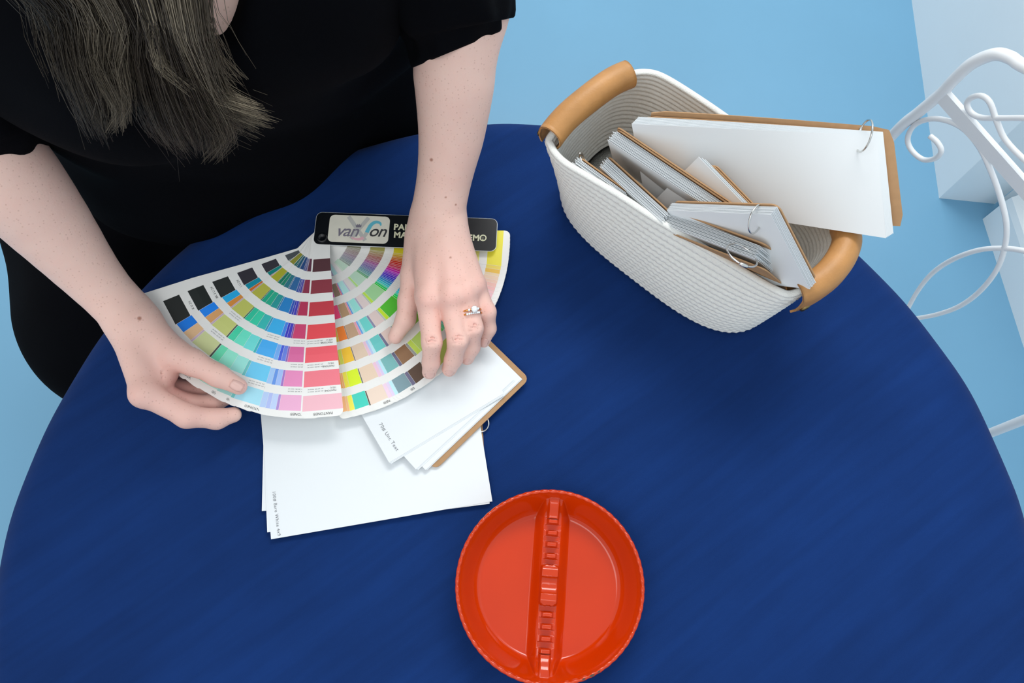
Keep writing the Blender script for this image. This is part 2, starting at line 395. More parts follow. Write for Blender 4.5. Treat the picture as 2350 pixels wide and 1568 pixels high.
def leaf(phi, order, cols, margin=0.0002, dpx=0.0, label=None, hw_scale=1.0, text=True, fulltext=False, codes=None):
    """phi: image angle of the centre line; order: layer number counted up from the table"""
    phi += math.degrees(dpx/408); dm = dpx*.000476
    a = wang(phi); ca, sa = math.cos(a), math.sin(a)
    rs = [-.008, -.004, .004, .015]
    for s, e in zip(RS, RE):
        rs += [s, (s+e)/2, e, e+.0001]
    rs = sorted(set(rs)); cr = .006
    rs += [LL-cr, LL-cr*.55, LL-cr*.25, LL-cr*.07, LL]
    V = []; C = []; Fc = []
    ts = [-1.0, None, 0.0, 1.0]
    for lay in (0, 1):
        for r in rs:
            h = hwid(r)*hw_scale
            if r > LL-cr:
                d = r-(LL-cr); h -= cr-math.sqrt(max(0, cr*cr-d*d))
            if r < 0.004: h *= max(.35, math.sqrt(max(0, 1-((.004-r)/.0125)**2)))
            for t in ts:
                s = (h-margin) if t is None else t*h
                if t is None: s = -(h-margin)
                s += dm*sst(r, .004, .030)
                x = PIVX+ca*r-sa*s; y = PIVY+sa*r+ca*s
                z = fan_z(x, y)+order*LT-(LT*.8 if lay == 0 else 0)
                V.append((x-PIVX, y-PIVY, z-TZ))
    nr, nt = len(rs), 4; N = nr*nt
    def colour(r):
        for k, (s, e) in enumerate(zip(RS, RE)):
            if s-1e-6 <= r <= e-1e-6: return k
        return None
    for j in range(nr-1):
        k = colour((rs[j]+rs[j+1])/2)
        for i in range(nt-1):
            q = j*nt+i
            Fc.append((N+q, N+q+nt, N+q+nt+1, N+q+1)); C.append(WHT if (k is None or i == 0 or cols is None) else lin(cols[k]))
            Fc.append((q, q+1, q+nt+1, q+nt)); C.append(WHT)
    for j in range(nr-1):
        for (p, q) in ((j*nt, (j+1)*nt), ((j+1)*nt+nt-1, j*nt+nt-1)):
            Fc.append((p, q, N+q, N+p)); C.append(WHT)
    Fc.append(tuple((nr-1)*nt+i for i in range(nt))+tuple(N+(nr-1)*nt+i for i in reversed(range(nt)))); C.append(WHT)
    Fc = [tuple(reversed(q)) for q in Fc]
    me = bpy.data.meshes.new('leaf'); me.from_pydata(V, [], Fc); me.update()
    ca_ = me.color_attributes.new('Col', 'FLOAT_COLOR', 'CORNER')
    buf = []
    for p, c in zip(me.polygons, C):
        for _ in range(p.loop_total): buf += [c[0], c[1], c[2], 1.0]
    ca_.data.foreach_set('color', buf); me.materials.append(M['leaf'])
    o = bpy.data.objects.new('leaf', me); link(o, guide)
    if label: o['label'] = label
    rh = Vector((ca, sa, 0)); ex = Vector((sa, -ca, 0))
    zf = lambda p: fan_z(p.x, p.y)+order*LT+.00018
    def word(body, size, r, s, mt, **kw):
        s -= dm
        put_text(body, size, (PIVX+ca*r+ex.x*s, PIVY+sa*r+ex.y*s, 0), ex, rh, mt, o, zf, **kw)
    if text: word('PANTONE®', .0037, LL-.0048, -.011, M['inkdark'])
    if fulltext:
        for k in range(3, 6):
            word('PANTONE', .0026, RE[k]+.0045, -.0165*hwid(RE[k])/HW1, M['inkdark'])
            word('032 U' if k == 3 else '1%d5 U' % k, .0026, RE[k]+.0017, -.0165*hwid(RE[k])/HW1, M['inkdark'])
            for q in (.0047, .0022):
                word('pts  pts ink  trans wt', .0019, RE[k]+q, -.002, M['ink'])
    if codes:
        for k, body in codes: word(body, .0034, RE[k]+.0022, -.004, M['inkdark'])
    return o
def hsv(h, s, v):
    import colorsys
    return tuple(int(255*c) for c in colorsys.hsv_to_rgb(h % 1, max(0, min(1, s)), max(0, min(1, v))))
EH = 6.3    # half angle of a leaf at its end, degrees
order = 0
# --- lower bunch, counted up from the table: from beside the red leaf round to the cover
lower = [
 (84.0, [(150,120,70),(160,140,60),(178,160,70),(200,175,60),(240,170,80),(250,170,90),(255,190,130)], None),
 (81.0, [(120,95,110),(150,120,80),(165,150,50),(225,190,50),(245,175,75),(255,185,110),(255,196,140)], None),
 (80.2, [(130,100,110),(180,160,110),(190,175,60),(230,200,70),(220,225,90),(250,235,80),(250,240,90)], None),
 (78.5, [(185,140,215),(250,70,200),(255,75,130),(255,140,60),(255,205,60),(225,250,40),(70,215,195)], None),
 (73.6, [(70,55,60),(90,70,60),(110,80,60),(120,90,70),(120,105,90),(110,110,95),(90,75,60)], None),
 (73.1, [(170,140,160),(152,128,108),(190,155,120),(205,170,140),(232,208,185),(240,215,190),(244,222,204)], None),
 (67.0, [(200,150,190),(235,120,150),(240,160,170),(245,170,190),(240,200,220),(245,205,225),(245,215,235)], None),
 (65.6, [(150,160,220),(120,170,235),(90,160,240),(110,175,245),(190,210,250),(225,210,245),(230,215,245)], None),
 (64.6, [(190,240,245),(175,245,240),(170,240,240),(175,240,245),(190,240,250),(190,240,252),(195,240,252)], None),
 (63.4, [(190,235,235),(190,240,238),(165,240,232),(120,225,218),(112,208,205),(125,190,190),(128,158,168)], None),
 (58.3, [(220,220,232),(205,205,228),(180,180,205),(150,150,180),(120,120,150),(110,110,140),(112,108,138)], None),
 (57.0, [(240,236,234),(236,228,226),(238,222,220),(236,216,212),(232,208,200),(150,112,78),(92,68,52)], None),
 (51.5, [(230,240,230),(205,225,210),(190,205,195),(200,205,200),(175,180,175),(160,165,160),(170,175,170)], None),
 (50.5, [(215,235,215),(190,235,140),(200,240,90),(210,245,60),(205,240,60),(205,235,90),(200,230,110)], None),
 (48.5, [(205,232,212),(196,230,205),(170,225,165),(92,205,60),(150,215,80),(190,225,110),(200,220,110)], None),
]
for e, cols, _ in lower:
    leaf(e-EH, order, cols, text=e in (81.0, 73.1, 63.4)); order += 1
# dense fan up to the cover
N = 26
base = [(.36,.20),(.42,.25),(.47,.35),(.50,.45),(.53,.5),(.56,.55),(.60,.55),(.63,.5),(.68,.5),(.72,.5),(.75,.5),(.78,.5),(.82,.55),(.86,.6),(.90,.65),(.94,.7),(.97,.72),(.99,.72),(.01,.72),(.03,.75),(.06,.75),(.08,.8),(.10,.8),(.12,.8),(.14,.75),(.155,.75)]
for i in range(N):
    e = 38.5-i*(38.5-9.5)/(N-1)+random.uniform(-.3, .3)
    h, s = base[i]
    dull = random.uniform(.75, 1.0)
    if i < 2: dull = 1.0
    cols = [hsv(h, .22*dull, .58), hsv(h, .50*dull, .68), hsv(h, .92*dull, .84), hsv(h, .9*dull, .93), hsv(h, .75*dull, .95), hsv(h, .5*dull, .96), hsv(h, (.8 if h > .1 and h < .17 else .28)*dull, .96)]
    leaf(e-EH, order, cols, text=(i % 6 == 0)); order += 1
# --- upper bunch, lifted by the hand on the left
upper = [
 (158.5, None),
 (154.0, [(85,90,95),(62,60,68),(58,56,64),(48,52,52),(40,46,45),(40,44,43),(45,48,48)]),
 (144.9, [(30,120,115),(25,140,135),(25,150,175),(45,180,240),(35,140,250),(20,130,240),(30,120,230)]),
 (141.2, [(190,90,30),(205,100,35),(215,115,45),(225,150,70),(228,170,110),(235,195,150),(240,205,165)]),
 (137.6, [(200,180,190),(190,170,180),(190,160,180),(205,180,195),(205,180,200),(210,185,205),(220,190,210)]),
 (136.8, [(150,150,60),(180,180,55),(190,190,80),(200,205,105),(208,215,130),(212,220,160),(208,205,155)]),
 (129.6, [(60,90,60),(35,60,40),(60,100,70),(60,110,80),(80,90,80),(70,80,70),(120,120,110)]),
 (128.9, [(40,110,95),(30,130,105),(35,175,140),(50,205,165),(70,220,175),(105,230,185),(130,232,195)]),
 (126.0, [(40,105,115),(40,140,115),(45,180,145),(60,215,175),(110,235,205),(150,240,215),(180,238,225)]),
 (121.5, [(40,95,125),(50,125,140),(45,160,160),(60,195,190),(115,230,225),(160,238,228),(165,220,215)]),
 (117.1, [(40,90,135),(45,110,160),(40,135,175),(55,160,200),(60,190,200),(110,205,205),(115,205,205)]),
 (116.0, [(45,80,135),(55,110,165),(45,135,205),(65,185,245),(75,180,250),(110,210,250),(170,230,248)]),
 (108.1, [(50,70,140),(60,90,170),(55,95,195),(75,140,240),(120,180,250),(165,205,250),(185,210,248)]),
 (106.2, [(50,60,140),(60,75,170),(60,70,185),(65,65,200),(75,100,225),(105,155,235),(180,195,245)]),
 (104.8, [(70,60,140),(75,70,170),(75,70,190),(80,70,200),(110,135,230),(165,195,250),(195,215,250)]),
 (102.9, [(95,60,120),(115,70,130),(130,70,140),(140,75,160),(150,100,190),(165,120,205),(180,145,215)]),
 (102.0, [(105,60,80),(150,60,85),(190,60,95),(215,75,120),(225,110,165),(238,145,195),(242,180,215)]),
 (94.9, [(95,62,68),(150,66,78),(205,68,80),(240,84,92),(246,100,112),(246,128,142),(246,190,202)]),
]
for e, cols in upper:
    red = e == 94.9
    leaf(e-EH, order, cols, dpx=24 if e > 140 else 11 if e > 125 else 6 if e > 110 else 2 if e > 96 else 0, text=e not in (129.6, 137.6, 117.1, 106.2, 144.9, 141.2, 154.0),
         fulltext=e in (94.9, 102.0, 116.0, 136.8), label='red to pale pink printed leaf lying uppermost' if red else ('black printed leaf' if e == 154.0 else None),
         codes=[(2, 'K U 2X'), (3, 'BK 3 U 2X'), (4, 'K U 2X')] if e == 154.0 else None, margin=.0016 if red else .0002)
    order += 1
# --- cover
order += 3
cz = TZ+.0012+order*LT
c0 = P(723, 486, cz); c1 = P(1141, 503, cz); c2 = P(1140, 577, cz); c3 = P(722, 562, cz)
cx = ((c1-c0)+(c2-c3)).normalized(); cy = Vector((-cx.y, cx.x, 0)); cc = (c0+c1+c2+c3)/4
cl = ((c1-c0).length+(c2-c3).length)/4; cw = ((c0-c3).length+(c1-c2).length)/4
def rrect(c, ex, ey, hx, hy, rad, n=6):
    out = []
    for (sx, sy, a0) in ((1, 1, 0), (-1, 1, 90), (-1, -1, 180), (1, -1, 270)):
        for k in range(n+1):
            a = math.radians(a0+90*k/n)
            out.append(Vector(c)+ex*(sx*(hx-rad)+rad*math.cos(a))+ey*(sy*(hy-rad)+rad*math.sin(a)))
    return out
def plate(name, outline, thick, material, parent, nrm=Vector((0, 0, 1))):
    n = len(outline); V = [p for p in outline]+[p+nrm*thick for p in outline]
    o = meshobj(name, V, [tuple(reversed(range(n))), tuple(range(n, 2*n))]+[(i, (i+1) % n, n+(i+1) % n, n+i) for i in range(n)], material)
    return reparent(o, parent) if parent else o
back = plate('cover_edge', rrect(cc+Vector((0, 0, -.0004)), cx, cy, cl, cw, .0068), .0005, M['paper'], guide)
cov = plate('cover', rrect(cc, cx, cy, cl-.0005, cw-.0005, .0064), .0006, M['black'], guide); cov['label'] = 'black glossy cover with cream maker sticker and lettering'
tz = cz+.0008
s0 = P(754, 493, tz); s1 = P(893, 498, tz); s2 = P(893, 558, tz); s3 = P(755, 557, tz); sc = (s0+s1+s2+s3)/4
shx = ((s1-s0).length+(s2-s3).length)/4; shy = ((s0-s3).length+(s1-s2).length)/4
st = plate('sticker', rrect(sc, cx, cy, shx, shy, .0055), .0003, M['cream'], cov)
tz2 = tz+.0004
def on(px, py, z=tz2): return P(px, py, z)
M['faint'] = mat('sticker_faint_grey', (190, 190, 185), .6); M['teal'] = mat('print_teal', (95, 185, 205), .6); M['rose'] = mat('print_rose', (226, 176, 186), .6)
M['printblack'] = mat('print_black', (48, 48, 52), .6); M['printpurple'] = mat('print_grey_violet', (120, 115, 130), .6); M['letter'] = mat('lettering_cream', (222, 222, 190), .6)
# crossed grey bars behind the script, with a small crown above
def strip(name, p, q, w, material, parent, z):
    d = (q-p).normalized(); n = Vector((-d.y, d.x, 0))*w/2
    o = meshobj(name, [p+n, p-n, q-n, q+n], [(0, 1, 2, 3)], material); reparent(o, parent); return o
strip('cross_bar', on(800, 497, tz2-.00005), on(838, 552, tz2-.00005), .0045, M['faint'], st, 0)
strip('cross_bar', on(846, 500, tz2-.00004), on(805, 548, tz2-.00004), .0045, M['faint'], st, 0)
cr = [on(*p) for p in ((817, 522), (816, 515), (819, 518), (821, 513.5), (823, 517), (825, 513.5), (827, 518), (830, 515), (829, 522))]
reparent(meshobj('crown', cr, [tuple(range(len(cr)))], M['printpurple']), st)
put_text('van', .0195, on(769, 541), cx, cy, M['printpurple'], st, shear=.35, bold=.00018, spacing=.92)
put_text('on', .0195, on(844, 542), cx, cy, M['printblack'], st, shear=.35, bold=.00018, spacing=.92)
# the long s of the script as a tapering ribbon, teal at its head and rose at its tail
sp = spline([(874, 518), (872, 512), (862, 510), (852, 516), (845, 527), (838, 540), (829, 548), (817, 549), (806, 545)], 8)
for i0, i1, mm in ((0, 36, 'teal'), (36, 44, 'faint'), (44, len(sp)-1, 'rose')):
    L_, R_ = [], []
    for i in range(i0, i1+1):
        p = on(*sp[i]); q = on(*sp[min(i+1, len(sp)-1)]) if i < len(sp)-1 else p+(p-on(*sp[i-1]))
        d = (q-p).normalized(); n = Vector((-d.y, d.x, 0)); w = .0006+.0016*math.sin(math.pi*min(1, max(0, (i+3)/(len(sp)+4))))
        L_.append(p+n*w); R_.append(p-n*w)
    k = len(L_)
    reparent(meshobj('script_stroke', L_+R_, [(i, k+i, k+i+1, i+1) for i in range(k-1)], M[mm]), st)
put_text('PANTONE', .0098, on(903, 527, tz), cx, cy, M['letter'], cov, bold=.00035, spacing=1.06)
put_text('MATCHING  SYSTEM®', .0098, on(903, 545, tz), cx, cy, M['letter'], cov, bold=.00035, spacing=1.06)
# rivet
rc = P(740, 547, cz)
v, f = lathe_data([(.0, .0016), (.0030, .0016), (.0036, .0026), (.0046, .0028), (.0056, .0020), (.0058, .0004), (.0058, -.012)], 32, (rc.x, rc.y, cz))
rv = meshobj('rivet', v, f, M['black'], None, True); reparent(rv, guide); rv['label'] = 'black plastic rivet with a hollow centre'

# ================================================================== sample pads
def sheet_mesh(w, h, t, rad=0.0):
    ex, ey = Vector((1, 0, 0)), Vector((0, 1, 0))
    out = rrect((0, 0, 0), ex, ey, w/2, h/2, rad, 4) if rad else [Vector((w/2, h/2, 0)), Vector((-w/2, h/2, 0)), Vector((-w/2, -h/2, 0)), Vector((w/2, -h/2, 0))]
    n = len(out); V = out+[p+Vector((0, 0, t)) for p in out]
    me = bpy.data.meshes.new('sheet'); me.from_pydata([tuple(v) for v in V], [], [tuple(reversed(range(n))), tuple(range(n, 2*n))]+[(i, (i+1) % n, n+(i+1) % n, n+i) for i in range(n)])
    return me
def ring_obj(parent, center, normal, rad, start=None, wire=.0009):
    n = Vector(normal).normalized(); a = n.orthogonal().normalized()
    if start is not None: a = (Vector(start)-n*Vector(start).dot(n)).normalized()
    b = n.cross(a); pts = [Vector(center)+rad*(math.cos(2*math.pi*k/40)*a+math.sin(2*math.pi*k/40)*b) for k in range(40)]
    r = tube('binder_ring', pts, wire, M['steel'], None, 8, True); reparent(r, parent)
    c = Vector(center)+a*rad; tube_c = tube('clasp', [c-b*.0045, c-b*.003, c, c+b*.003, c+b*.0045], [.0009, .0016, .0019, .0016, .0009], M['steel'], None, 8); reparent(tube_c, r)
    return r
def pad(label, TL, e, D, w, h, sheets, gap, jit, kraft=(), thick=.0004, group=None, jd=None, first=None):
    """a ring-bound pad of loose sheets. TL: top left corner of the front sheet, e along its top edge, D down its face.
    sheets: how many; gap: spacing of the sheets; jit: random turn; kraft: offsets (behind, sideways, down, turn) of the board covers"""
    e = Vector(e).normalized(); D = (Vector(D)-e*Vector(D).dot(e)).normalized(); Nn = e.cross(-D)
    root = empty('sample_pad', Vector(TL)+D*h); tag(root, label, 'paper pad', group or 'ring-bound paper sample pads')
    base = Matrix((( e.x, -D.x, Nn.x), (e.y, -D.y, Nn.y), (e.z, -D.z, Nn.z))).to_4x4()
    ms = sheet_mesh(w, h, thick); ms.materials.append(M['paper']); ks = None
    rr = random.Random(len(label)*7+sheets)
    def place(me, nm, back, du, dv, rot):
        c = Vector(TL)+e*(w/2+du)+D*(h/2+dv)-Nn*back
        o = bpy.data.objects.new(nm, me); link(o, root)
        o.matrix_world = Matrix.Translation(c) @ base @ Matrix.Rotation(rot, 4, 'Z')

        o.matrix_local = Matrix.Translation(c-root.location) @ base @ Matrix.Rotation(rot, 4, 'Z')
        return o
    objs = []
    for k in range(sheets):
        du, dv, rot = rr.uniform(-1, 1)*jit*.05, rr.uniform(-1, 1)*jit*.03, rr.uniform(-1, 1)*jit
        if jd: a = jd(k); du += a[0]; dv += a[1]; rot += a[2]
        if k == 0: du = dv = rot = 0
        if k == 0 and first: du, dv, rot = first
        objs.append(place(ms, 'sheet', k*gap+thick, du, dv, rot))
    for (bk, du, dv, rot) in kraft:
        if ks is None:
            ks = sheet_mesh(w, h, .0013, .007); ks.name = 'board_cover'; ks.materials.append(M['kraft'])
        o = place(ks, 'board_cover', bk+.0013, du, dv, rot); o['label'] = 'brown kraft board cover with rounded corners'
    return root, e, D, Nn, objs
def solve_edge(TL, TRpx, TRz, Epx, up=False):
    """TL world corner, far end of the top edge given by pixel and height; Epx a pixel on the side edge below TL: the side must be square to the top"""
    TRw = P(TRpx[0], TRpx[1], TRz); e = (TRw-TL).normalized(); d = ray(*Epx); c = Vector((0, 0, CAMZ))
    t = (TL-c).dot(e)/d.dot(e); E = c+d*t
    return e, (E-TL)
# --- two pads lying on the cloth under the fan
def corner_frames(w, h, bl0, e0, frames):
    """offsets (sideways, down, turn) that put each sheet's bottom left corner at a given place and heading"""
    D0 = Vector((e0.y, -e0.x, 0)); c0 = bl0+e0*(w/2)-D0*(h/2); out = []
    for bl, e in frames:
        e = e.normalized(); D = Vector((e.y, -e.x, 0)); c = bl+e*(w/2)-D*(h/2); d = c-c0
        out.append((d.dot(e0), d.dot(D0), math.atan2(e.y, e.x)-math.atan2(e0.y, e0.x)))
    return out
def flat(a): return Vector((a.x, a.y, 0))
za = TZ+.0052
bl = flat(P(622, 1238, za)); br = flat(P(1130, 1151, za)); eA = (br-bl).normalized(); wA = (br-bl).length; hA = .152
up = flat(P(605, 962, za))-flat(P(600, 1173, za)); eA3 = Vector((up.y, -up.x, 0)).normalized()
eA2 = (eA*.6+eA3*.4).normalized(); b2 = flat(P(613, 1222, za)); b3 = flat(P(600, 1173, za))
fr = corner_frames(wA, hA, bl, eA, [(bl, eA), (b2, eA2), (b2+Vector((.0005, .0004, 0)), eA2), (b3, eA3), (b3+Vector((.0004, .0002, 0)), eA3), (b3+Vector((.0006, .0006, 0)), eA3), (b3+Vector((.0002, .001, 0)), eA3), (b3+Vector((.0006, .001, 0)), eA3)])
kr = corner_frames(wA, hA, bl, eA, [(b3+Vector((.003, .008, 0)), (eA3+Vector((0, .004, 0))))])[0]
DA = Vector((eA.y, -eA.x, 0)); TL = bl-DA*hA+Vector((0, 0, za))
pa, e_, D_, N_, so = pad('white paper pad lying lowest, bottom edge nearest the orange ashtray', TL, eA, DA, wA, hA, 8, .00042, .0, kraft=[(.0036,)+kr], jd=lambda k: fr[k])
tdir = (P(637, 1212, za)-P(627, 1128, za)).normalized(); tup = Vector((-tdir.y, tdir.x, 0))
put_text('100# Bare White 4x9', .0046, P(625, 1128, za+.0002), tdir, tup, M['ink'], so[0], spacing=1.12)
ring_obj(pa, P(1102, 972, za-.0005), Vector((.10, -.16, .95)), .0090, start=Vector((-1, .3, 0)))
zb = TZ+.0138
wB, hB = .137, .095
def dirpx(a, b): return flat(P(b[0], b[1], zb))-flat(P(a[0], a[1], zb))
g1 = (flat(P(893, 1062, zb)), dirpx((893, 1062), (1143, 911))); g2 = (flat(P(954, 1077, zb)), dirpx((954, 1077), (1170, 879)))
g3 = (flat(P(976, 1078, zb)), dirpx((976, 1078), (1188, 876))); gk = (flat(P(998, 1077, zb)), dirpx((998, 1077), (1208, 874)))
e1 = g1[1].normalized()
def jig(g, a, b): return (g[0]+Vector((a, b, 0)), g[1])
fr2 = corner_frames(wB, hB, g1[0], e1, [g1, jig(g1, .0008, -.0006), jig(g1, .002, -.001), g2, jig(g2, .001, .0), jig(g2, .0022, -.0004), g3, jig(g3, .001, .0004), jig(g3, .0016, .0002)])
kk = corner_frames(wB, hB, g1[0], e1, [gk, jig(gk, -.001, .001)])
D1 = Vector((e1.y, -e1.x, 0))
pb, e_, D_, N_, sb = pad('white paper pad with brown board back lying askew under the fan, near the ringed hand', g1[0]-D1*hB+Vector((0, 0, zb)), e1, D1, wB, hB, 9, .0005, .0,
    kraft=[(.0050,)+kk[0], (.0066,)+kk[1]], jd=lambda k: fr2[k])
tdir = (P(900, 1013, zb)-P(872, 970, zb)).normalized(); tup = Vector((-tdir.y, tdir.x, 0))
put_text('70# Unc Text', .0054, P(869, 974, zb+.0002), tdir, tup, M['ink'], sb[0], spacing=1.12)

# ================================================================== rope basket
ZR = TZ+.135
rim_px = [(1264, 335), (1262, 318), (1300, 272), (1350, 230), (1400, 193), (1440, 174), (1480, 168), (1520, 178), (1590, 220), (1680, 282), (1770, 352), (1855, 428), (1915, 492), (1938, 540), (1925, 575), (1885, 625), (1845, 662), (1815, 676), (1790, 672), (1740, 645), (1660, 597), (1580, 549), (1500, 502), (1420, 450), (1350, 408), (1300, 378), (1275, 355)]
rim_dz = [0, 0, .006, .010, .010, .006, .0, -.004, -.008, -.010, -.010, -.006, 0, .004, .006, .006, .004, .0, 0, -.004, -.006, -.006, -.004, -.002, 0, 0, 0]
rimw = [P(x, y, ZR+dz) for (x, y), dz in zip(rim_px, rim_dz)]
NR = 360
rim = resample(spline([tuple(p) for p in rimw], 10, True), NR, True)
cen = rim.mean(0); la = np.array(rimw[15])-np.array(rimw[3]); la[2] = 0; la /= np.linalg.norm(la); lb = np.array([-la[1], la[0], 0])
rl = (rim-cen) @ la; rb_ = (rim-cen) @ lb; HA = (rl.max()-rl.min())/2; HB = (rb_.max()-rb_.min())/2
def superring(cx_, cy_, hx, hy, n, count):
    t = np.linspace(0, 2*np.pi, 2000, endpoint=False); c, s = np.cos(t), np.sin(t)
    x = hx*np.sign(c)*np.abs(c)**(2/n); y = hy*np.sign(s)*np.abs(s)**(2/n)
    return resample(np.stack([cx_+la[0]*x+lb[0]*y, cy_+la[1]*x+lb[1]*y], 1), count, True)
def align(ring, ref):
    k = int(np.argmin(((ring-ref[0])**2).sum(1))); r = np.roll(ring, -k, 0)
    if ((r[5]-ref[5])**2).sum() > ((r[-5]-ref[5])**2).sum(): r = np.roll(r[::-1], 1, 0)
    # angular matching
    return r
bc = cen[:2]+lb[:2]*0.0
belly = align(superring(bc[0], bc[1], HA*1.0, HB*1.06, 3.4, NR), rim[:, :2])
foot = align(superring(bc[0], bc[1], HA*.93, HB*.96, 3.2, NR), rim[:, :2])
def wall(t, off):
    """t 0 foot .. 1 rim"""
    w = np.empty((NR, 3))
    b1_ = 4*t*(1-t)
    xy = foot*(1-t)**2+2*t*(1-t)*(belly*1.0)+rim[:, :2]*t*t
    bul = belly-cen[:2]
    xy = foot*(1-t)**1.5+belly*(1-(1-t)**1.5-t**2.2)+rim[:, :2]*t**2.2 if 1-(1-t)**1.5-t**2.2 > 0 else foot*(1-t)+rim[:, :2]*t
    tan = np.roll(xy, -1, 0)-np.roll(xy, 1, 0); nrm = np.stack([tan[:, 1], -tan[:, 0]], 1); nrm /= np.linalg.norm(nrm, axis=1)[:, None]
    if ((xy-cen[:2])*nrm).sum() < 0: nrm = -nrm
    w[:, :2] = xy+nrm*off; w[:, 2] = TZ+.004+(rim[:, 2]-TZ-.004)*t
    return w
COILS = 17; RT = .0037
V = []
rowsB = []
per = 7
for j in range(COILS*per+1):                     # outside
    t = j/(COILS*per); ph = (t*COILS) % 1.0; off = RT*.25+RT*math.sqrt(max(0, 1-(2*ph-1)**2)) if 0 < t < 1 else RT*.25
    tw = np.array([.0006*math.sin(2*math.pi*(k*100/NR)+int(t*COILS)*1.7)*math.sin(math.pi*ph) for k in range(NR)])
    w = wall(t, off); rowsB.append((w, tw))
rows_out = []
for w, tw in rowsB:
    d = w-np.array([cen[0], cen[1], 0]); d[:, 2] = 0; d /= np.linalg.norm(d, axis=1)[:, None]
    rows_out.append(w+d*tw[:, None])
top = []
for a in np.linspace(.15, .85, 5):               # rounded top of the last coil
    ww = wall(1.0, RT*1.2*math.cos(math.pi*a)); ww[:, 2] += RT*1.1*math.sin(math.pi*a); top.append(ww)
inn = []
for j in range(COILS*5, -1, -1):
    t = j/(COILS*5); ph = (t*COILS) % 1.0
    inn.append(wall(max(t, .03), -RT*.25-RT*math.sqrt(max(0, 1-(2*ph-1)**2))))
allr = rows_out+top+inn
V = np.vstack(allr); Fq = np.array(grid_faces(NR, len(allr), True))
basket = empty('rope_basket', (cen[0], cen[1], TZ)); tag(basket, 'white coiled cotton rope basket with tan leather handles, holding paper pads', 'basket')
V = V-np.array([cen[0], cen[1], TZ])
npobj('coiled_wall', V, Fq[:, ::-1], M['rope'], basket)
fo = foot-cen[:2]
Vb = [(x*q, y*q, zz) for zz in (.0005, .006) for q in (1.0, .66, .33, .001) for x, y in fo]
meshobj('base', Vb, grid_faces(NR, 8, True), M['rope'], basket, True)
def handle(i0, i1, label, bulge, drop_in, drop_out):
    """leather wrapped over the rim between two rim indices"""
    n = 26; idx = [(i0+(i1-i0)*k/(n-1)) for k in range(n)]
    path = np.array([rim[int(round(i)) % NR] for i in idx]); 
    kern = np.array([.25, .5, .25])
    for _ in range(6): path[1:-1] = .25*path[:-2]+.5*path[1:-1]+.25*path[2:]
    tan = np.gradient(path, axis=0); tan[:, 2] = 0; tan /= np.linalg.norm(tan, axis=1)[:, None]
    out = np.stack([tan[:, 1], -tan[:, 0], 0*tan[:, 0]], 1)
    if ((path-cen)*out).sum() < 0: out = -out
    sec = []                                       # (outward, up) section: inner flap, arch, outer flap
    R0 = .0112
    sec = [(-R0*.55, -drop_in), (-R0*.85, -drop_in*.6), (-R0*1.02, -drop_in*.25)]
    sec += [(-R0*math.cos(a), R0*1.0*math.sin(a)) for a in np.linspace(.1, math.pi-.1, 11)]
    sec += [(R0*1.05, -drop_out*.3), (R0*1.0, -drop_out*.65), (R0*.75, -drop_out)]
    sec = np.array(sec); th = .0022
    ts = np.gradient(sec, axis=0); nn = np.stack([-ts[:, 1], ts[:, 0]], 1); nn /= np.linalg.norm(nn, axis=1)[:, None]
    lo = sec-nn*th*.0; hi = sec+nn*th
    loop = np.vstack([lo, hi[::-1]]); m = len(loop); V = []
    for k in range(n):
        q = k/(n-1); b = bulge*math.sin(math.pi*q); fl = 1-.25*math.sin(math.pi*q)
        for (o, u) in loop:
            uu = u if u > 0 else u*(fl if o > 0 else 1)
            V.append(path[k]+out[k]*(o+b)+np.array([0, 0, uu+.004]))
    V = [np.array(v)-np.array([cen[0], cen[1], TZ]) for v in V]
    Fc = grid_faces(m, n, True)+[tuple(range(m)), tuple(reversed(range((n-1)*m, n*m)))]
    h = meshobj('handle', V, Fc, M['leather'], basket, True); h['label'] = label
    for q in (.07, .93):
        k = int(q*(n-1)); c = path[k]+out[k]*(R0*1.05+th+bulge*math.sin(math.pi*q)*.9)+np.array([0, 0, -drop_out*.55+.004])-np.array([cen[0], cen[1], TZ])
        c2 = c+out[k]*.0016
        tv, tf = tube_data([c-out[k]*.001, c, c2*.7+c*.3, c2], [.0052, .0052, .0045, .0025], 16)
        r = meshobj('snap_rivet', tv, tf, M['brass'], None, True); r.parent = h
    return h
def nearest(px): 
    p = P(px[0], px[1], ZR); return int(np.argmin(((rim[:, :2]-np.array([p.x, p.y]))**2).sum(1)))
ia, ib = nearest((1262, 318)), nearest((1436, 176)); 
if ib < ia: ib += NR
handle(ia, ib, 'tan leather handle wrapped over the far end rim', .0, .016, .018)
ia, ib = nearest((1940, 536)), nearest((1822, 676))
if ib < ia: ib += NR
handle(ia, ib, 'tan leather handle bulging outward over the near end rim', .006, .014, .030)

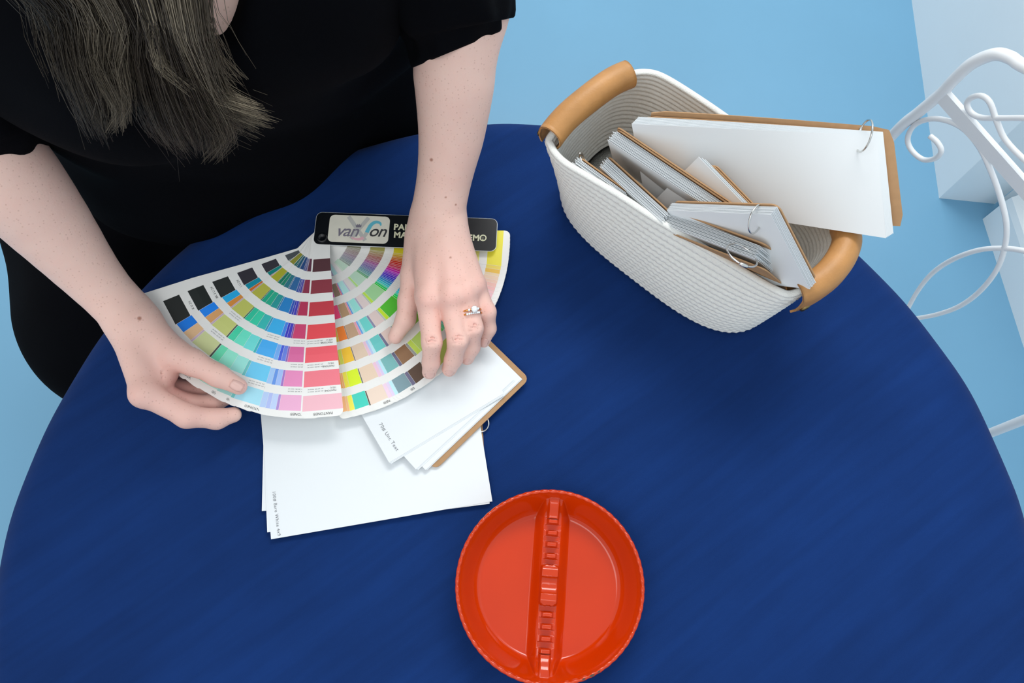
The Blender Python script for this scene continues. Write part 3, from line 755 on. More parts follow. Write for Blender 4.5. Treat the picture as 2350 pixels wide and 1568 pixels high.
# ================================================================== pads standing in the basket
def standing(label, TLpx, zTL, TRpx, zTR, Epx, h, sheets, gap, jit, kraft, w=None, right=False, jd=None):
    if right:                                     # the square corner is the top right one
        TRw = P(*TRpx, zTR); e, D = solve_edge(TRw, TLpx, zTL, Epx); e = -e; W = (P(*TLpx, zTL)-TRw).length if w is None else w
        TLw = TRw-e*W
    else:
        TLw = P(*TLpx, zTL); e, D = solve_edge(TLw, TRpx, zTR, Epx); W = (P(*TRpx, zTR)-TLw).length if w is None else w
    return pad(label, TLw, e, D, W, h, sheets, gap, jit, kraft, jd=jd)
def angled(label, TLw, e, D, w, h, sheets, gap, jit, kraft, jd=None):
    return pad(label, Vector(TLw), Vector(e), Vector(D), w, h, sheets, gap, jit, kraft, jd=jd)
def warped_pad(label, TL, TRc, BR, BL, sheets, gap, kraft, thick=.0004):
    """a pad whose loose sheets sag: every sheet is a gently twisted patch between four corners"""
    TL, TRc, BR, BL = map(Vector, (TL, TRc, BR, BL)); Nn = (TRc-TL).cross(TL-BL).normalized(); e = (TRc-TL).normalized()
    root = empty('sample_pad', (TL+TRc+BR+BL)/4); tag(root, label, 'paper pad', 'ring-bound paper sample pads')
    nu, nv = 14, 8
    def patch(back, du, dv, t, material, name, cut=0.0):
        top, bot = [], []
        for j in range(nv):
            for i in range(nu):
                u, v = i/(nu-1), j/(nv-1)
                if cut and i in (0, nu-1) and j in (0, nv-1): u += cut*(1 if i == 0 else -1)*.7; v += cut*(1 if j == 0 else -1)*1.2
                p = (TL*(1-u)+TRc*u)*(1-v)+(BL*(1-u)+BR*u)*v
                n = ((TRc-TL)*(1-v)+(BR-BL)*v).cross((TL-BL)*(1-u)+(TRc-BR)*u).normalized()
                p = p+e*du+((BL-TL)*(1-u)+(BR-TRc)*u).normalized()*dv-n*back
                top.append(p); bot.append(p-n*t)
        Fc = grid_faces(nu, nv); N_ = nu*nv
        Fc = [tuple(reversed(q)) for q in Fc]+[tuple(x+N_ for x in q) for q in grid_faces(nu, nv)]
        edge = [j for j in range(nu)]+[k*nu+nu-1 for k in range(1, nv)]+[(nv-1)*nu+i for i in range(nu-2, -1, -1)]+[k*nu for k in range(nv-2, 0, -1)]
        Fc += [(edge[i], edge[(i+1) % len(edge)], N_+edge[(i+1) % len(edge)], N_+edge[i]) for i in range(len(edge))]
        o = meshobj(name, top+bot, Fc, material, None, True); o.data.set_sharp_from_angle(angle=.6); return reparent(o, root)
    for k in range(sheets): patch(k*gap, .0010*k-.001, -.0007*k, thick, M['paper'], 'sheet')
    for (bk_, du, dv) in kraft: patch(bk_, du, dv, .0013, M['kraft'], 'board_cover', .02)['label'] = 'brown kraft board cover with rounded corners'
    return root, e, Nn
cTL = P(1452, 284, .925); cTR = P(2016, 312, .962); cBR = P(2036, 547, .924); cBL = cTL+Vector((.25, -.33, -.91))*.1016
r1, e, Nn = warped_pad('largest white pad in the basket, jutting out over the right rim with two brown boards', cTL, cTR, cBR, cBL, 7, .0008, [(.0062, .005, -.004), (.0088, .014, -.0085)])
ring_obj(r1, P(1984, 312, .964), e*.95-Vector((0, 0, .25)), .0140, start=Vector((.2, 1, -1)))
r2, e, D, Nn, _ = standing('white pad standing mid-basket with a brown board behind, left of the largest pad', (1394, 321), .908, (1643, 489), .908, (1408, 372), .095, 12, .0010, .006, [(.0125, .002, -.003, 0), (.0142, .001, -.004, .004)], w=.15, jd=lambda k: (.0012*(k % 3), -.0006*(k % 2), 0))
r3, e, D, Nn, _ = angled('tilted pad with one pale corner up against the largest pad in the basket', P(1603, 360, .925), (.69, -.69, -.20), (-.36, -.16, -.92), .125, .085, 3, .0022, .004, [(.0085, .012, .002, 0), (.0105, .014, .001, 0)], jd=lambda k: (.003*k, 0, 0))
r4, e, D, Nn, _ = angled('white pad with silver ring leaning over the near leather handle', (.148, .352, .889), (.599, -.379, .705), (.547, -.449, -.706), .118, .0944, 7, .0009, .006, [(.0066, .0055, -.0050, 0)], jd=lambda k: (.0007*k, -.0006*k, 0))
c4 = P(1733, 507, .958); ring_obj(r4, c4-Nn*.002, e*.9+D*.25, .0125, start=-Nn-D*.5)
r5, e, D, Nn, _ = standing('pad seen edge-on inside the near rim, with a large silver ring', (1520, 514), .88, (1733, 594), .93, (1806, 654), .085, 14, .0009, .008, [(.0140, .004, -.003, 0), (-.0050, .008, .007, -.03)], right=True, jd=lambda k: (.0015*math.sin(k*1.3), .0008*math.cos(k*2.1), 0))
ring_obj(r5, P(1703, 586, .935), Vector((.35, .45, .8)), .0150, start=Vector((-.3, -1, 0)))
r6, e, D, Nn, _ = standing('pad seen edge-on between the basket rim and the mid-basket pad', (1376, 382), .885, (1517, 511), .885, (1388, 436), .09, 13, .0009, .008, [(.0125, -.001, -.001, 0)], jd=lambda k: (.0018*math.sin(k*1.9), .0009*math.cos(k*2.7), 0))
ring_obj(r6, P(1418, 388, .876), Vector((.8, .3, .5)), .0085, start=Vector((0, 1, .3)))
r7, e, D, Nn, _ = standing('leftmost pad in the basket, edge-on against the near wall', (1313, 380), .880, (1426, 462), .880, (1324, 430), .09, 11, .0009, .008, [(.0105, .001, -.001, 0)], jd=lambda k: (.0018*math.sin(k*1.7), .0009*math.cos(k*2.3), 0))
ring_obj(r7, P(1341, 371, .874), Vector((.8, .3, .5)), .0085, start=Vector((0, 1, .3)))

# ================================================================== white wire chair
A0 = Vector((.455, .504, 0)); eC = Vector((.525, -.851, 0)).normalized(); nC = Vector((-.851, -.525, 0)).normalized()   # back plane, facing the table
WC = .329
chair = empty('wire_chair', A0+eC*WC/2+nC*.18); tag(chair, 'white scrolled wrought metal chair pushed up to the round table', 'chair')
def onback(px, py, off=0.0): return PP(px, py, A0+nC*off, nC)
def bk(s, z): return A0+eC*s+Vector((0, 0, z))
def rod(name, pts, rad, n=10, sides=10):
    o = tube(name, spline([tuple(p) for p in pts], n), rad, M['white_metal'], None, sides); return reparent(o, chair)
tops = [onback(*q) for q in ((2055, 303), (2108, 258), (2160, 214), (2192, 180), (2232, 145), (2282, 125), (2318, 132), (2350, 152))]
arch = [((p-A0).dot(eC), p.z) for p in tops]
left = [(-.030, .0), (-.026, .25), (-.022, .47), (-.018, .62)]+arch+[(.085, arch[-1][1]+.022)]
apex = (WC/2, arch[-1][1]+.034)
pts = [bk(*q) for q in left+[apex]]+[bk(WC-q[0], q[1]) for q in reversed(left)]
rod('back_frame', pts, .0062, 10, 12)
# flat cross bar
ca_ = onback(2166, 222, .0); cb_ = onback(2350, 432, .0); s1_ = (ca_-A0).dot(eC)
p, q = bk(s1_, ca_.z), bk(WC-s1_, ca_.z)
v, f = box_data((p+q)/2, (q-p)/2, Vector((0, 0, .009)), nC*.003); reparent(meshobj('cross_bar', v, f, M['white_metal']), chair)
def scroll(px_list, rad=.0031, mirror=True, off=.0):
    pts = [onback(x, y, off) for x, y in px_list]; rod('scroll', pts, rad, 8, 8)
    if mirror: rod('scroll', [bk(WC-(p-A0).dot(eC), p.z)+nC*off for p in pts], rad, 8, 8)
scroll([(2134, 312), (2152, 328), (2160, 348), (2145, 364), (2118, 366), (2092, 345), (2083, 318), (2098, 288), (2130, 274), (2170, 276), (2212, 296), (2248, 338), (2275, 395), (2298, 460), (2310, 520), (2304, 575), (2284, 625), (2245, 672), (2200, 704), (2150, 722), (2098, 732), (2050, 742), (2005, 772)])
scroll([(2420, 275), (2350, 271), (2300, 271), (2252, 270), (2228, 258), (2219, 238), (2230, 224), (2252, 220), (2272, 236), (2288, 280), (2308, 322), (2350, 366), (2390, 395)], .0030)
# seat, rim and legs (tucked under the cloth)
sc_ = A0+eC*WC/2+nC*.172
v, f = lathe_data([(0, .452), (.15, .452), (.175, .450), (.182, .443), (.178, .434), (.15, .432), (0, .432)], 48, (sc_.x, sc_.y, 0)); reparent(meshobj('seat', v, f, M['white_metal'], None, True), chair)
for s in (-1, 1):
    rod('leg', [sc_+eC*s*.12+nC*.11+Vector((0, 0, .44)), sc_+eC*s*.14+nC*.13+Vector((0, 0, .2)), sc_+eC*s*.165+nC*.155], .0085)
rod('stretcher', [sc_+eC*.14+nC*.13+Vector((0, 0, .2)), sc_+nC*.06+Vector((0, 0, .2)), sc_-eC*.14+nC*.13+Vector((0, 0, .2))], .005)

# ================================================================== the person: implicit surfaces meshed by surface nets
class Field:
    def __init__(s, lo, hi, h):
        s.lo = np.array(lo, float); s.h = h; s.n = np.ceil((np.array(hi)-s.lo)/h).astype(int)+1
        s.D = np.full(s.n, .08, np.float32)
    def sub(s, mn, mx):
        a = np.clip(np.floor((mn-s.lo)/s.h).astype(int), 0, s.n); b = np.clip(np.ceil((mx-s.lo)/s.h).astype(int)+1, 0, s.n)
        if np.any(b <= a): return None
        sl = tuple(slice(x, y) for x, y in zip(a, b))
        ax = [s.lo[i]+s.h*np.arange(a[i], b[i]) for i in range(3)]
        return sl, np.stack(np.meshgrid(*ax, indexing='ij'), -1).astype(np.float32)
    def cone(s, a, b, ra, rb, k=.006, flat=None, fs=1.0, cut=False):
        """smooth union with a tapered capsule; flat: direction squeezed by fs (>1 is thinner)"""
        a = np.array(a, float); b = np.array(b, float); R = max(ra, rb); m = R+2.2*k+3*s.h
        r = s.sub(np.minimum(a, b)-m, np.maximum(a, b)+m)
        if r is None: return
        sl, X = r; ab = b-a; L2 = max(ab @ ab, 1e-12)
        t = np.clip(((X-a.astype(np.float32)) @ ab.astype(np.float32))/L2, 0, 1)
        w = X-(a+t[..., None]*ab).astype(np.float32)
        if flat is not None:
            f = np.array(flat, float); f /= np.linalg.norm(f); wn = w @ f.astype(np.float32)
            d = np.sqrt(np.maximum((w*w).sum(-1)+wn*wn*(fs*fs-1), 1e-12))
        else: d = np.sqrt((w*w).sum(-1))
        d = d-(ra+t*(rb-ra))
        D = s.D[sl]
        if cut:
            d = -d; hh = np.maximum(k-np.abs(D-d), 0)/k; s.D[sl] = np.maximum(D, d)+hh*hh*k*.25
        else:
            hh = np.maximum(k-np.abs(D-d), 0)/k; s.D[sl] = np.minimum(D, d)-hh*hh*k*.25
    def chain(s, pts, rad, k=.006, flat=None, fs=1.0):
        fs = fs if hasattr(fs, '__len__') else [fs]*len(pts)
        for i in range(len(pts)-1): s.cone(pts[i], pts[i+1], rad[i], rad[i+1], k, flat, (fs[i]+fs[i+1])/2)
    def limb(s, pts, rad, flat, fs, n=44, k=.004):
        Q = spline([np.r_[p, r, f] for p, r, f in zip(pts, rad, fs)], 12); Q = Q[np.linspace(0, len(Q)-1, n).round().astype(int)]
        for i in range(n-1): s.cone(Q[i, :3], Q[i+1, :3], Q[i, 3]-.001, Q[i+1, 3]-.001, k, flat, (Q[i, 4]+Q[i+1, 4])/2)
    def mesh(s, smooth=2):
        D = s.D; neg = D < 0
        c = np.zeros(np.array(D.shape)-1, np.int8)
        for i in (0, 1):
            for j in (0, 1):
                for k in (0, 1): c += neg[i:D.shape[0]-1+i, j:D.shape[1]-1+j, k:D.shape[2]-1+k]
        act = (c > 0) & (c < 8); idx = np.argwhere(act); N = len(idx)
        num = np.zeros((N, 3)); cnt = np.zeros(N)
        cs = [(i, j, k) for i in (0, 1) for j in (0, 1) for k in (0, 1)]
        val = {q: D[idx[:, 0]+q[0], idx[:, 1]+q[1], idx[:, 2]+q[2]].astype(float) for q in cs}
        for q in cs:
            for ax in range(3):
                if q[ax] == 0:
                    p = list(q); p[ax] = 1; p = tuple(p); va, vb = val[q], val[p]; x = (va < 0) != (vb < 0)
                    t = np.where(x, va/np.where(x, va-vb, 1), 0)
                    pt = np.tile(np.array(q, float), (N, 1)); pt[:, ax] = t
                    num += pt*x[:, None]; cnt += x
        V = s.lo+s.h*(idx+num/cnt[:, None])
        ids = np.full(act.shape, -1, np.int64); ids[act] = np.arange(N)
        Fs = []
        for ax in range(3):
            o1, o2 = (ax+1) % 3, (ax+2) % 3
            sl0 = [slice(1, -1)]*3; sl0[ax] = slice(0, -1); sl1 = list(sl0); sl1[ax] = slice(1, None)
            a = neg[tuple(sl0)]; b = neg[tuple(sl1)]; e = np.argwhere(a != b)
            if len(e) == 0: continue
            flip = a[tuple(e.T)]
            base = e.copy(); base[:, o1] += 1; base[:, o2] += 1
            def cell(d1, d2):
                q = base.copy(); q[:, o1] -= d1; q[:, o2] -= d2; return ids[tuple(q.T)]
            quad = np.stack([cell(1, 1), cell(0, 1), cell(0, 0), cell(1, 0)], 1)
            quad[~flip] = quad[~flip][:, ::-1]; Fs.append(quad)
        Fq = np.vstack(Fs); Fq = Fq[(Fq >= 0).all(1)]
        for _ in range(smooth):
            acc = np.zeros_like(V); n = np.zeros(N)
            for i in range(4):
                a, b = Fq[:, i], Fq[:, (i+1) % 4]
                for c_ in range(3):
                    acc[:, c_] += np.bincount(a, V[b, c_], N)+np.bincount(b, V[a, c_], N)
                n += np.bincount(a, minlength=N)+np.bincount(b, minlength=N)
            V = .5*V+.5*acc/np.maximum(n, 1)[:, None]
        return V, Fq
def Pn(x, y, z): return np.array(P(x, y, z))
def px2m(w, p): return w/F*depth(Vector(p))
tints = []                                        # (point, radius, strength) of redder skin
def finger(fd, joints, radii, k=.0035, red=(.5, .5)):
    pts = [Pn(*j) for j in joints]
    fd.chain(pts, radii, k)
    for i in range(1, len(pts)-1): tints.append((pts[i]+np.array([0, 0, radii[i]]), .009, red[0] if i == 1 else red[0]*.5))
    tints.append((pts[-1], .010, red[1]))
    return pts
upz = (0, 0, 1)
# ---- her left arm and hand (right in the picture), hand flat over the fan
def left_arm():
    sec = [(1075, 10, .968, 200), (1052, 90, .952, 192), (1043, 157, .933, 184), (1043, 189, .922, 178), (1041, 239, .903, 167), (1036, 309, .876, 149), (1028, 362, .855, 134), (1018, 419, .833, 124), (1007, 480, .815, 122), (1005, 510, .811, 120)]
    pts = [Pn(x, y, z) for x, y, z, w in sec]; rad = [px2m(w/2, p) for p, (x, y, z, w) in zip(pts, sec)]
    lo = np.min(pts, 0); hi = np.max(pts, 0)
    tips = [Pn(986, 862, .77), Pn(890, 790, .77), Pn(1145, 700, .8)]
    lo = np.minimum(lo, np.min(tips, 0))-.03; hi = np.maximum(hi, np.max(tips, 0))+.03; lo[0] -= .02; hi[0] += .03; hi[1] += .02; hi[2] += .03
    fd = Field(lo, hi, .00115)
    flat = np.array([0, .35, 1.0])
    fd.limb(pts, rad, flat, [1.05, 1.05, 1.08, 1.1, 1.15, 1.22, 1.3, 1.38, 1.45, 1.45])
    # elbow side bulge
    # back of the hand: metacarpals
    K = .012
    for (wx, wy, wz, wr), (mx, my, mz, mr) in zip(
        [(980, 505, .808, .0150), (998, 502, .810, .0165), (1018, 502, .809, .0160), (1032, 506, .805, .0140)],
        [(981, 680, .8225, .0128), (1031, 676, .8250, .0130), (1068, 668, .8215, .0122), (1090, 652, .8150, .0110)]):
        fd.cone(Pn(wx, wy, wz), Pn(mx, my, mz), wr, mr, K)
    fd.cone(Pn(992, 560, .802), Pn(1000, 655, .808), .019, .016, K)             # palm body
    fd.cone(Pn(1030, 560, .800), Pn(1060, 640, .803), .018, .014, K)
    fd.cone(Pn(965, 545, .800), Pn(948, 630, .797), .0165, .0130, K)            # thenar
    K2 = .0045
    finger(fd, [(981, 680, .8225), (991, 786, .8155), (989, 832, .796), (985, 854, .7825)], [.0122, .0099, .0086, .0076], K2)
    finger(fd, [(1031, 676, .8250), (1051, 782, .8175), (1041, 824, .797), (1031, 848, .783)], [.0124, .0101, .0087, .0077], K2)
    finger(fd, [(1068, 668, .8215), (1086, 754, .8145), (1082, 797, .796), (1072, 822, .783)], [.0116, .0098, .0084, .0074], K2)
    finger(fd, [(1090, 652, .8150), (1118, 716, .8065), (1121, 755, .792), (1110, 784, .780)], [.0102, .0088, .0076, .0066], K2)
    th = finger(fd, [(948, 632, .798), (938, 690, .796), (931, 733, .792), (907, 773, .784)], [.0125, .0108, .0098, .0078], .005, (.3, .5))
    # knuckle mounds and tendons
    for q in ((982, 690, .832, .0055), (1034, 684, .835, .0057), (1070, 674, .831, .0052), (1093, 656, .8235, .0046)):
        p = Pn(*q[:3]); fd.cone(p, p+np.array([0, .002, 0]), q[3], q[3], .012); tints.append((p, .014, .55))
    for a, b in (((1000, 560, .8230), (984, 660, .8305)), ((1012, 555, .8250), (1034, 655, .8330)), ((1026, 555, .8235), (1068, 648, .8290))):
        fd.cone(Pn(*a), Pn(*b), .0030, .0030, .012)
    # creases over the middle knuckles
    for (x, y, z, w, n) in ((991, 784, .8255, 18, 3), (1052, 780, .8278, 19, 3), (1088, 753, .8243, 17, 3), (989, 830, .8048, 14, 1), (1041, 823, .8058, 14, 1), (933, 716, .8015, 12, 2)):
        for i in range(n):
            yy = y+(i-(n-1)/2)*7
            pa_ = Pn(x-w*.8, yy+2, z-.0022); pm = Pn(x, yy-1.5, z); pc_ = Pn(x+w*.8, yy+2, z-.0022)
            fd.cone(pa_, pm, .0005, .0009, .0012, cut=True); fd.cone(pm, pc_, .0009, .0005, .0012, cut=True)
    return fd.mesh(2)
# ---- her right arm and hand (left in the picture), pinching the fan between thumb and fingers
def right_arm():
    sec = [(-45, 335, .970, 235), (0, 388, .950, 228), (40, 432, .932, 214), (95, 495, .903, 190), (147, 557, .876, 163), (195, 615, .852, 138), (241, 667, .834, 120), (284, 712, .822, 116), (300, 732, .818, 118)]
    pts = [Pn(x, y, z) for x, y, z, w in sec]; rad = [px2m(w/2, p) for p, (x, y, z, w) in zip(pts, sec)]
    ext = [Pn(300, 995, .76), Pn(575, 900, .80), Pn(430, 985, .8)]
    lo = np.minimum(np.min(pts, 0)-.055, np.min(ext, 0)-.02); hi = np.maximum(np.max(pts, 0)+.055, np.max(ext, 0)+.02); lo[2] = max(lo[2], .7505)
    fd = Field(lo, hi, .00115)
    flat = np.array([.3, .3, 1.0])
    fd.limb(pts, rad, flat, [1.05, 1.05, 1.08, 1.1, 1.15, 1.22, 1.28, 1.3, 1.3])
    K = .012
    mcp = [(333, 903, .823, .0135), (331, 890, .805, .0125), (338, 872, .788, .0118), (346, 853, .774, .0105)]
    for (wx, wy, wz, wr), (mx, my, mz, mr) in zip([(296, 742, .820, .0170), (290, 738, .814, .0165), (296, 742, .806, .0160), (302, 745, .800, .0150)], mcp):
        fd.cone(Pn(wx, wy, wz), Pn(mx, my, mz), wr, mr, K)
    fd.cone(Pn(318, 760, .812), Pn(365, 852, .806), .0190, .0150, K)            # palm
    fd.cone(Pn(330, 752, .815), Pn(402, 815, .815), .0190, .0150, K)            # thumb mound
    fd.cone(Pn(375, 860, .800), Pn(352, 892, .808), .0120, .0120, K)
    K2 = .0045
    finger(fd, [(333, 903, .823), (428, 955, .806), (497, 962, .789), (536, 952, .781)], [.0128, .0112, .0096, .0080], .006, (.25, .4))
    finger(fd, [(331, 890, .805), (436, 930, .786), (490, 925, .776), (520, 912, .771)], [.0122, .0108, .0092, .0080], K2, (.5, .5))
    finger(fd, [(338, 872, .788), (428, 898, .771), (470, 893, .767), (490, 882, .767)], [.0116, .0104, .0088, .0078], K2, (.6, .6))
    finger(fd, [(346, 853, .774), (418, 868, .764), (448, 864, .762), (465, 858, .762)], [.0102, .0088, .0078, .0070], K2, (.6, .6))
    finger(fd, [(402, 815, .815), (442, 832, .8155), (500, 862, .8085), (548, 887, .8005)], [.0150, .0126, .0108, .0085], .006, (.3, .55))
    for q in ((322, 905, .828, .007), (326, 888, .812, .006)):
        p = Pn(*q[:3]); fd.cone(p, p+np.array([0, .002, 0]), q[3], q[3], .012); tints.append((p, .016, .6))
    tints.append((Pn(420, 880, .79), .03, .8)); tints.append((Pn(440, 962, .81), .02, .35))
    for (a, b) in (((372, 868, .818), (398, 846, .824)), ((366, 860, .8185), (388, 840, .8245))):   # web creases
        fd.cone(Pn(*a), Pn(*b), .0008, .0008, .0015, cut=True)
    for i in range(2):
        fd.cone(Pn(492+i*8, 850+i*3, .8165), Pn(484+i*8, 868+i*3, .8168), .0006, .0006, .0012, cut=True)
    return fd.mesh(2)
VL, FL = left_arm(); VR, FR = right_arm()
tints += [(Pn(1030, 690, .82), .075, .34), (Pn(1000, 800, .80), .04, .30), (Pn(420, 900, .80), .085, .36)]

# ---- torso, legs, neck and head
lat = np.array([.91, .42, 0]); lat /= np.linalg.norm(lat); fwd = np.array([lat[1], -lat[0], 0])
def at(c, s=0.0, f=0.0, dz=0.0): return np.array(c)+lat*s+fwd*f+np.array([0, 0, dz])
PEL = np.array([-.40, .66, .53]); WAI = np.array([-.335, .540, .78]); CHE = np.array([-.275, .505, 1.05]); SHO = np.array([-.285, .555, 1.20]); HED = np.array([-.255, .450, 1.37])
EL = Pn(1075, 10, .968); ER = Pn(-45, 335, .970)
SL = at(SHO, .165); SR = at(SHO, -.165)
KR = np.array([-.545, .335, .56]); KL = np.array([-.12, .30, .56])
def torso(fd, o=0.0, arms=True, legs=True):
    for s in (-1, 1):
        fd.chain([at(PEL, s*.085), at(WAI, s*.055), at(CHE, s*.075), at(SHO, s*.09)], [.118+o, .098+o, .102+o, .066+o], .05)
        fd.cone(at(CHE, s*.07, .045, -.02), at(CHE, s*.075, .05, -.03), .058+o, .058+o, .05)
        fd.cone(at(SHO, s*.06), at(SHO, s*.16), .055+o, .050+o, .04)
    fd.cone(at(WAI, 0, .01), at(CHE, 0, .01), .09+o, .095+o, .05)
def body_rest():
    fd = Field((-.80, .15, .02), (.10, 1.0, 1.30), .006)
    torso(fd)
    for s, E_, S_ in ((1, EL, SL), (-1, ER, SR)): fd.chain([S_, (S_+E_)/2, E_+(S_-E_)*.05], [.048, .043, .038], .02)
    for s, K_ in ((-1, KR), (1, KL)):
        hip = at(PEL, s*.095, .02, -.01); foot = np.array([K_[0]+.02, K_[1]+.03, .07])
        fd.chain([hip, (hip+K_)/2, K_], [.088, .074, .056], .02); fd.chain([K_, (K_*.6+foot*.4)+np.array([-fwd[0]*.02, -fwd[1]*.02, 0]), foot], [.054, .050, .034], .015)
        fd.chain([foot+np.array([0, 0, -.02]), foot+fwd*.10+np.array([0, 0, -.03])], [.032, .026], .012)
    fd.cone(at(SHO, 0, .02, .0), at(SHO, 0, .06, .10), .060, .052, .03)
    return fd.mesh(2)
VB, FB = body_rest()
def head():
    fd = Field(HED-np.array([.13, .13, .19]), HED+np.array([.13, .13, .15]), .003)
    up = np.array([fwd[0]*-.50, fwd[1]*-.50, .87]); up /= np.linalg.norm(up); fr = fwd*.87+np.array([0, 0, -.5]); fr /= np.linalg.norm(fr)   # face bowed towards the table
    h = lambda s, f, u: HED+lat*s+fr*f+up*u
    fd.cone(h(0, -.015, .03), h(0, .015, .035), .082, .076, .02)
    fd.cone(h(0, .03, -.01), h(0, .045, -.075), .062, .036, .03)
    fd.cone(h(0, -.01, -.06), SHO+fwd*.03+np.array([0, 0, .03]), .048, .055, .03)
    fd.cone(h(0, .088, .015), h(0, .104, -.022), .008, .012, .010)                # nose
    fd.cone(h(-.011, .093, -.026), h(.011, .093, -.026), .007, .007, .006)
    for s in (-1, 1):
        fd.cone(h(s*.032, .088, .016), h(s*.032, .090, .016), .014, .014, .008, cut=True)   # eye sockets
        fd.cone(h(s*.032, .074, .014), h(s*.032, .0745, .014), .0135, .0135, .003)            # eyeballs
        fd.cone(h(s*.016, .094, .034), h(s*.048, .083, .035), .005, .004, .008)               # brow
        fd.cone(h(s*.078, -.005, .015), h(s*.082, -.015, -.025), .012, .009, .006, flat=lat, fs=2.2)  # ears
    fd.cone(h(-.020, .082, -.052), h(.020, .082, -.052), .0060, .0060, .006, flat=up, fs=1.3)   # lips
    fd.cone(h(-.016, .079, -.061), h(.016, .079, -.061), .0068, .0068, .006, flat=up, fs=1.2)
    fd.cone(h(-.018, .0885, -.0565), h(.018, .0885, -.0565), .0012, .0012, .002, cut=True)
    tints.append((h(0, .088, -.056), .018, .9))
    return fd.mesh(2)
VH, FH = head()
person = empty('person', (PEL[0], PEL[1], 0)); tag(person, 'person in black dress with long brown hair, both hands on the swatch fan', 'person')
base = np.array([PEL[0], PEL[1], 0]); Vs = []; Fs = []; off = 0
for v_, f_ in ((VL, FL), (VR, FR), (VB, FB), (VH, FH)):
    Vs.append(v_-base); Fs.append(f_+off); off += len(v_)
VV = np.vstack(Vs); body = npobj('body', VV, np.vstack(Fs), M['skin'], person)
tv = np.zeros(len(VV), np.float32)
for p, r, w in tints:
    d = np.linalg.norm(VV+base-p, axis=1); tv = np.maximum(tv, w*np.exp(-(d/r)**2*1.2))
at_ = body.data.attributes.new('tint', 'FLOAT', 'POINT'); at_.data.foreach_set('value', tv.astype(np.float32))
mv = np.zeros(len(VV), np.float32)
for q in ((990, 367, .895, .0013), (1023, 453, .855, .0008), (320, 731, .846, .0016), (1034, 591, .838, .0008), (1046, 470, .86, .0008)):
    rd = np.array(ray(q[0], q[1])); rd /= np.linalg.norm(rd); W_ = VV+base-np.array([0, 0, CAMZ]); d = np.linalg.norm(W_-(W_ @ rd)[:, None]*rd, axis=1)
    mv = np.maximum(mv, np.clip(1.6-d/q[3], 0, .8).astype(np.float32)*((W_ @ rd) < 1.2))
am_ = body.data.attributes.new('mole', 'FLOAT', 'POINT'); am_.data.foreach_set('value', mv)
body['label'] = 'pale freckled skin of arms, hands and chest'

# ---- finger nails
def nail(tip, back, upv, w, l, label=None):
    """tip: finger end centre line point, back: direction towards the knuckle, upv: outward from the finger"""
    b = np.array(back, float); b /= np.linalg.norm(b); u = np.array(upv, float); u -= b*(u @ b); u /= np.linalg.norm(u); s = np.cross(b, u)
    V = []; nx, ny = 9, 8
    for j in range(ny):
        q = j/(ny-1); ww = w*(1 if .15 < q < .8 else .82 if q <= .15 else .9)
        for i in range(nx):
            t = -1+2*i/(nx-1); V.append(np.array(tip)+b*(q*l)+s*(t*ww)+u*(-.55*w*t*t-.0006*(1-q)**2)-base)
    o = meshobj('fingernail', V, grid_faces(nx, ny), M['nail'], person, True)
    so = o.modifiers.new('solid', 'SOLIDIFY'); so.thickness = .0005; so.offset = 0
    return o
tp = Pn(563, 893, .8035); bkd = Pn(500, 862, .8085)-Pn(548, 887, .8005)
nail(Pn(558, 890, .8088), bkd, (.1, .2, 1), .0056, .0125)
for (x, y, z), (bx, by, bz), r in (((986, 862, .7835), (989, 832, .797), .0050), ((1030, 855, .7835), (1041, 824, .798), .0050), ((1070, 829, .783), (1082, 797, .797), .0048), ((1108, 790, .780), (1121, 755, .793), .0042)):
    d = Pn(bx, by, bz)-Pn(x, y, z); d /= np.linalg.norm(d); n = np.array([0, -.75, .66]); n -= d*(n @ d); n /= np.linalg.norm(n)
    nail(Pn(x, y, z)+n*.0060, d, n, r, .0105)

# ---- rings on the ring finger
def rings():
    a, b = Pn(1068, 668, .8215), Pn(1086, 754, .8145); d = (b-a)/np.linalg.norm(b-a); c = a+(b-a)*.60
    u = np.array([.25, -.1, 1.0]); u -= d*(u @ d); u /= np.linalg.norm(u); s = np.cross(d, u); r = .01135
    def ring(o, label):
        root = empty('finger_ring', tuple(c+o*d)); tag(root, label, 'ring', 'rings on the ring finger')
        tube('gold_band', [r*(math.cos(t)*u+math.sin(t)*s) for t in np.linspace(0, 2*math.pi, 48, endpoint=False)], .0010, M['gold'], root, 8, True)
        return root
    def gem(root, p, size):
        p = np.array(p); V = []
        for rr, zz in ((.0, .45), (.55, .45), (1.0, .1), (.5, -.45), (.0, -.8)):
            for k in range(8):
                t = 2*math.pi*k/8; V.append(p+size*(rr*(math.cos(t)*d+math.sin(t)*s)+zz*u))
        return meshobj('gemstone', V, grid_faces(8, 5, True), M['gem'], root)
    big = ring(-.0018, 'gold ring with one large round clear stone, nearer the knuckle of the hand')
    gem(big, .0006*d+u*(r+.0030)+s*(-.0018), .0034)
    for k in range(6):
        t = 2*math.pi*k/6; p0 = .0006*d+u*(r+.0005)+s*(-.0018); q = .0032*(math.cos(t)*d+math.sin(t)*s)
        tube('prong', [p0+q*.5, p0+q+u*.0015, p0+q*1.02+u*.0036], .0004, M['steel'], big, 6)
    for k in (-2, 2):
        t = k*.2-.15; gem(big, (r+.0012)*(math.cos(t)*u+math.sin(t)*s), .0013)
    small = ring(.0018, 'thin gold band with a row of tiny clear stones, nearer the fingertip')
    for k in range(-3, 4):
        t = k*.17-.05; gem(small, .0003*d+(r+.0012)*(math.cos(t)*u+math.sin(t)*s), .0012)
rings()

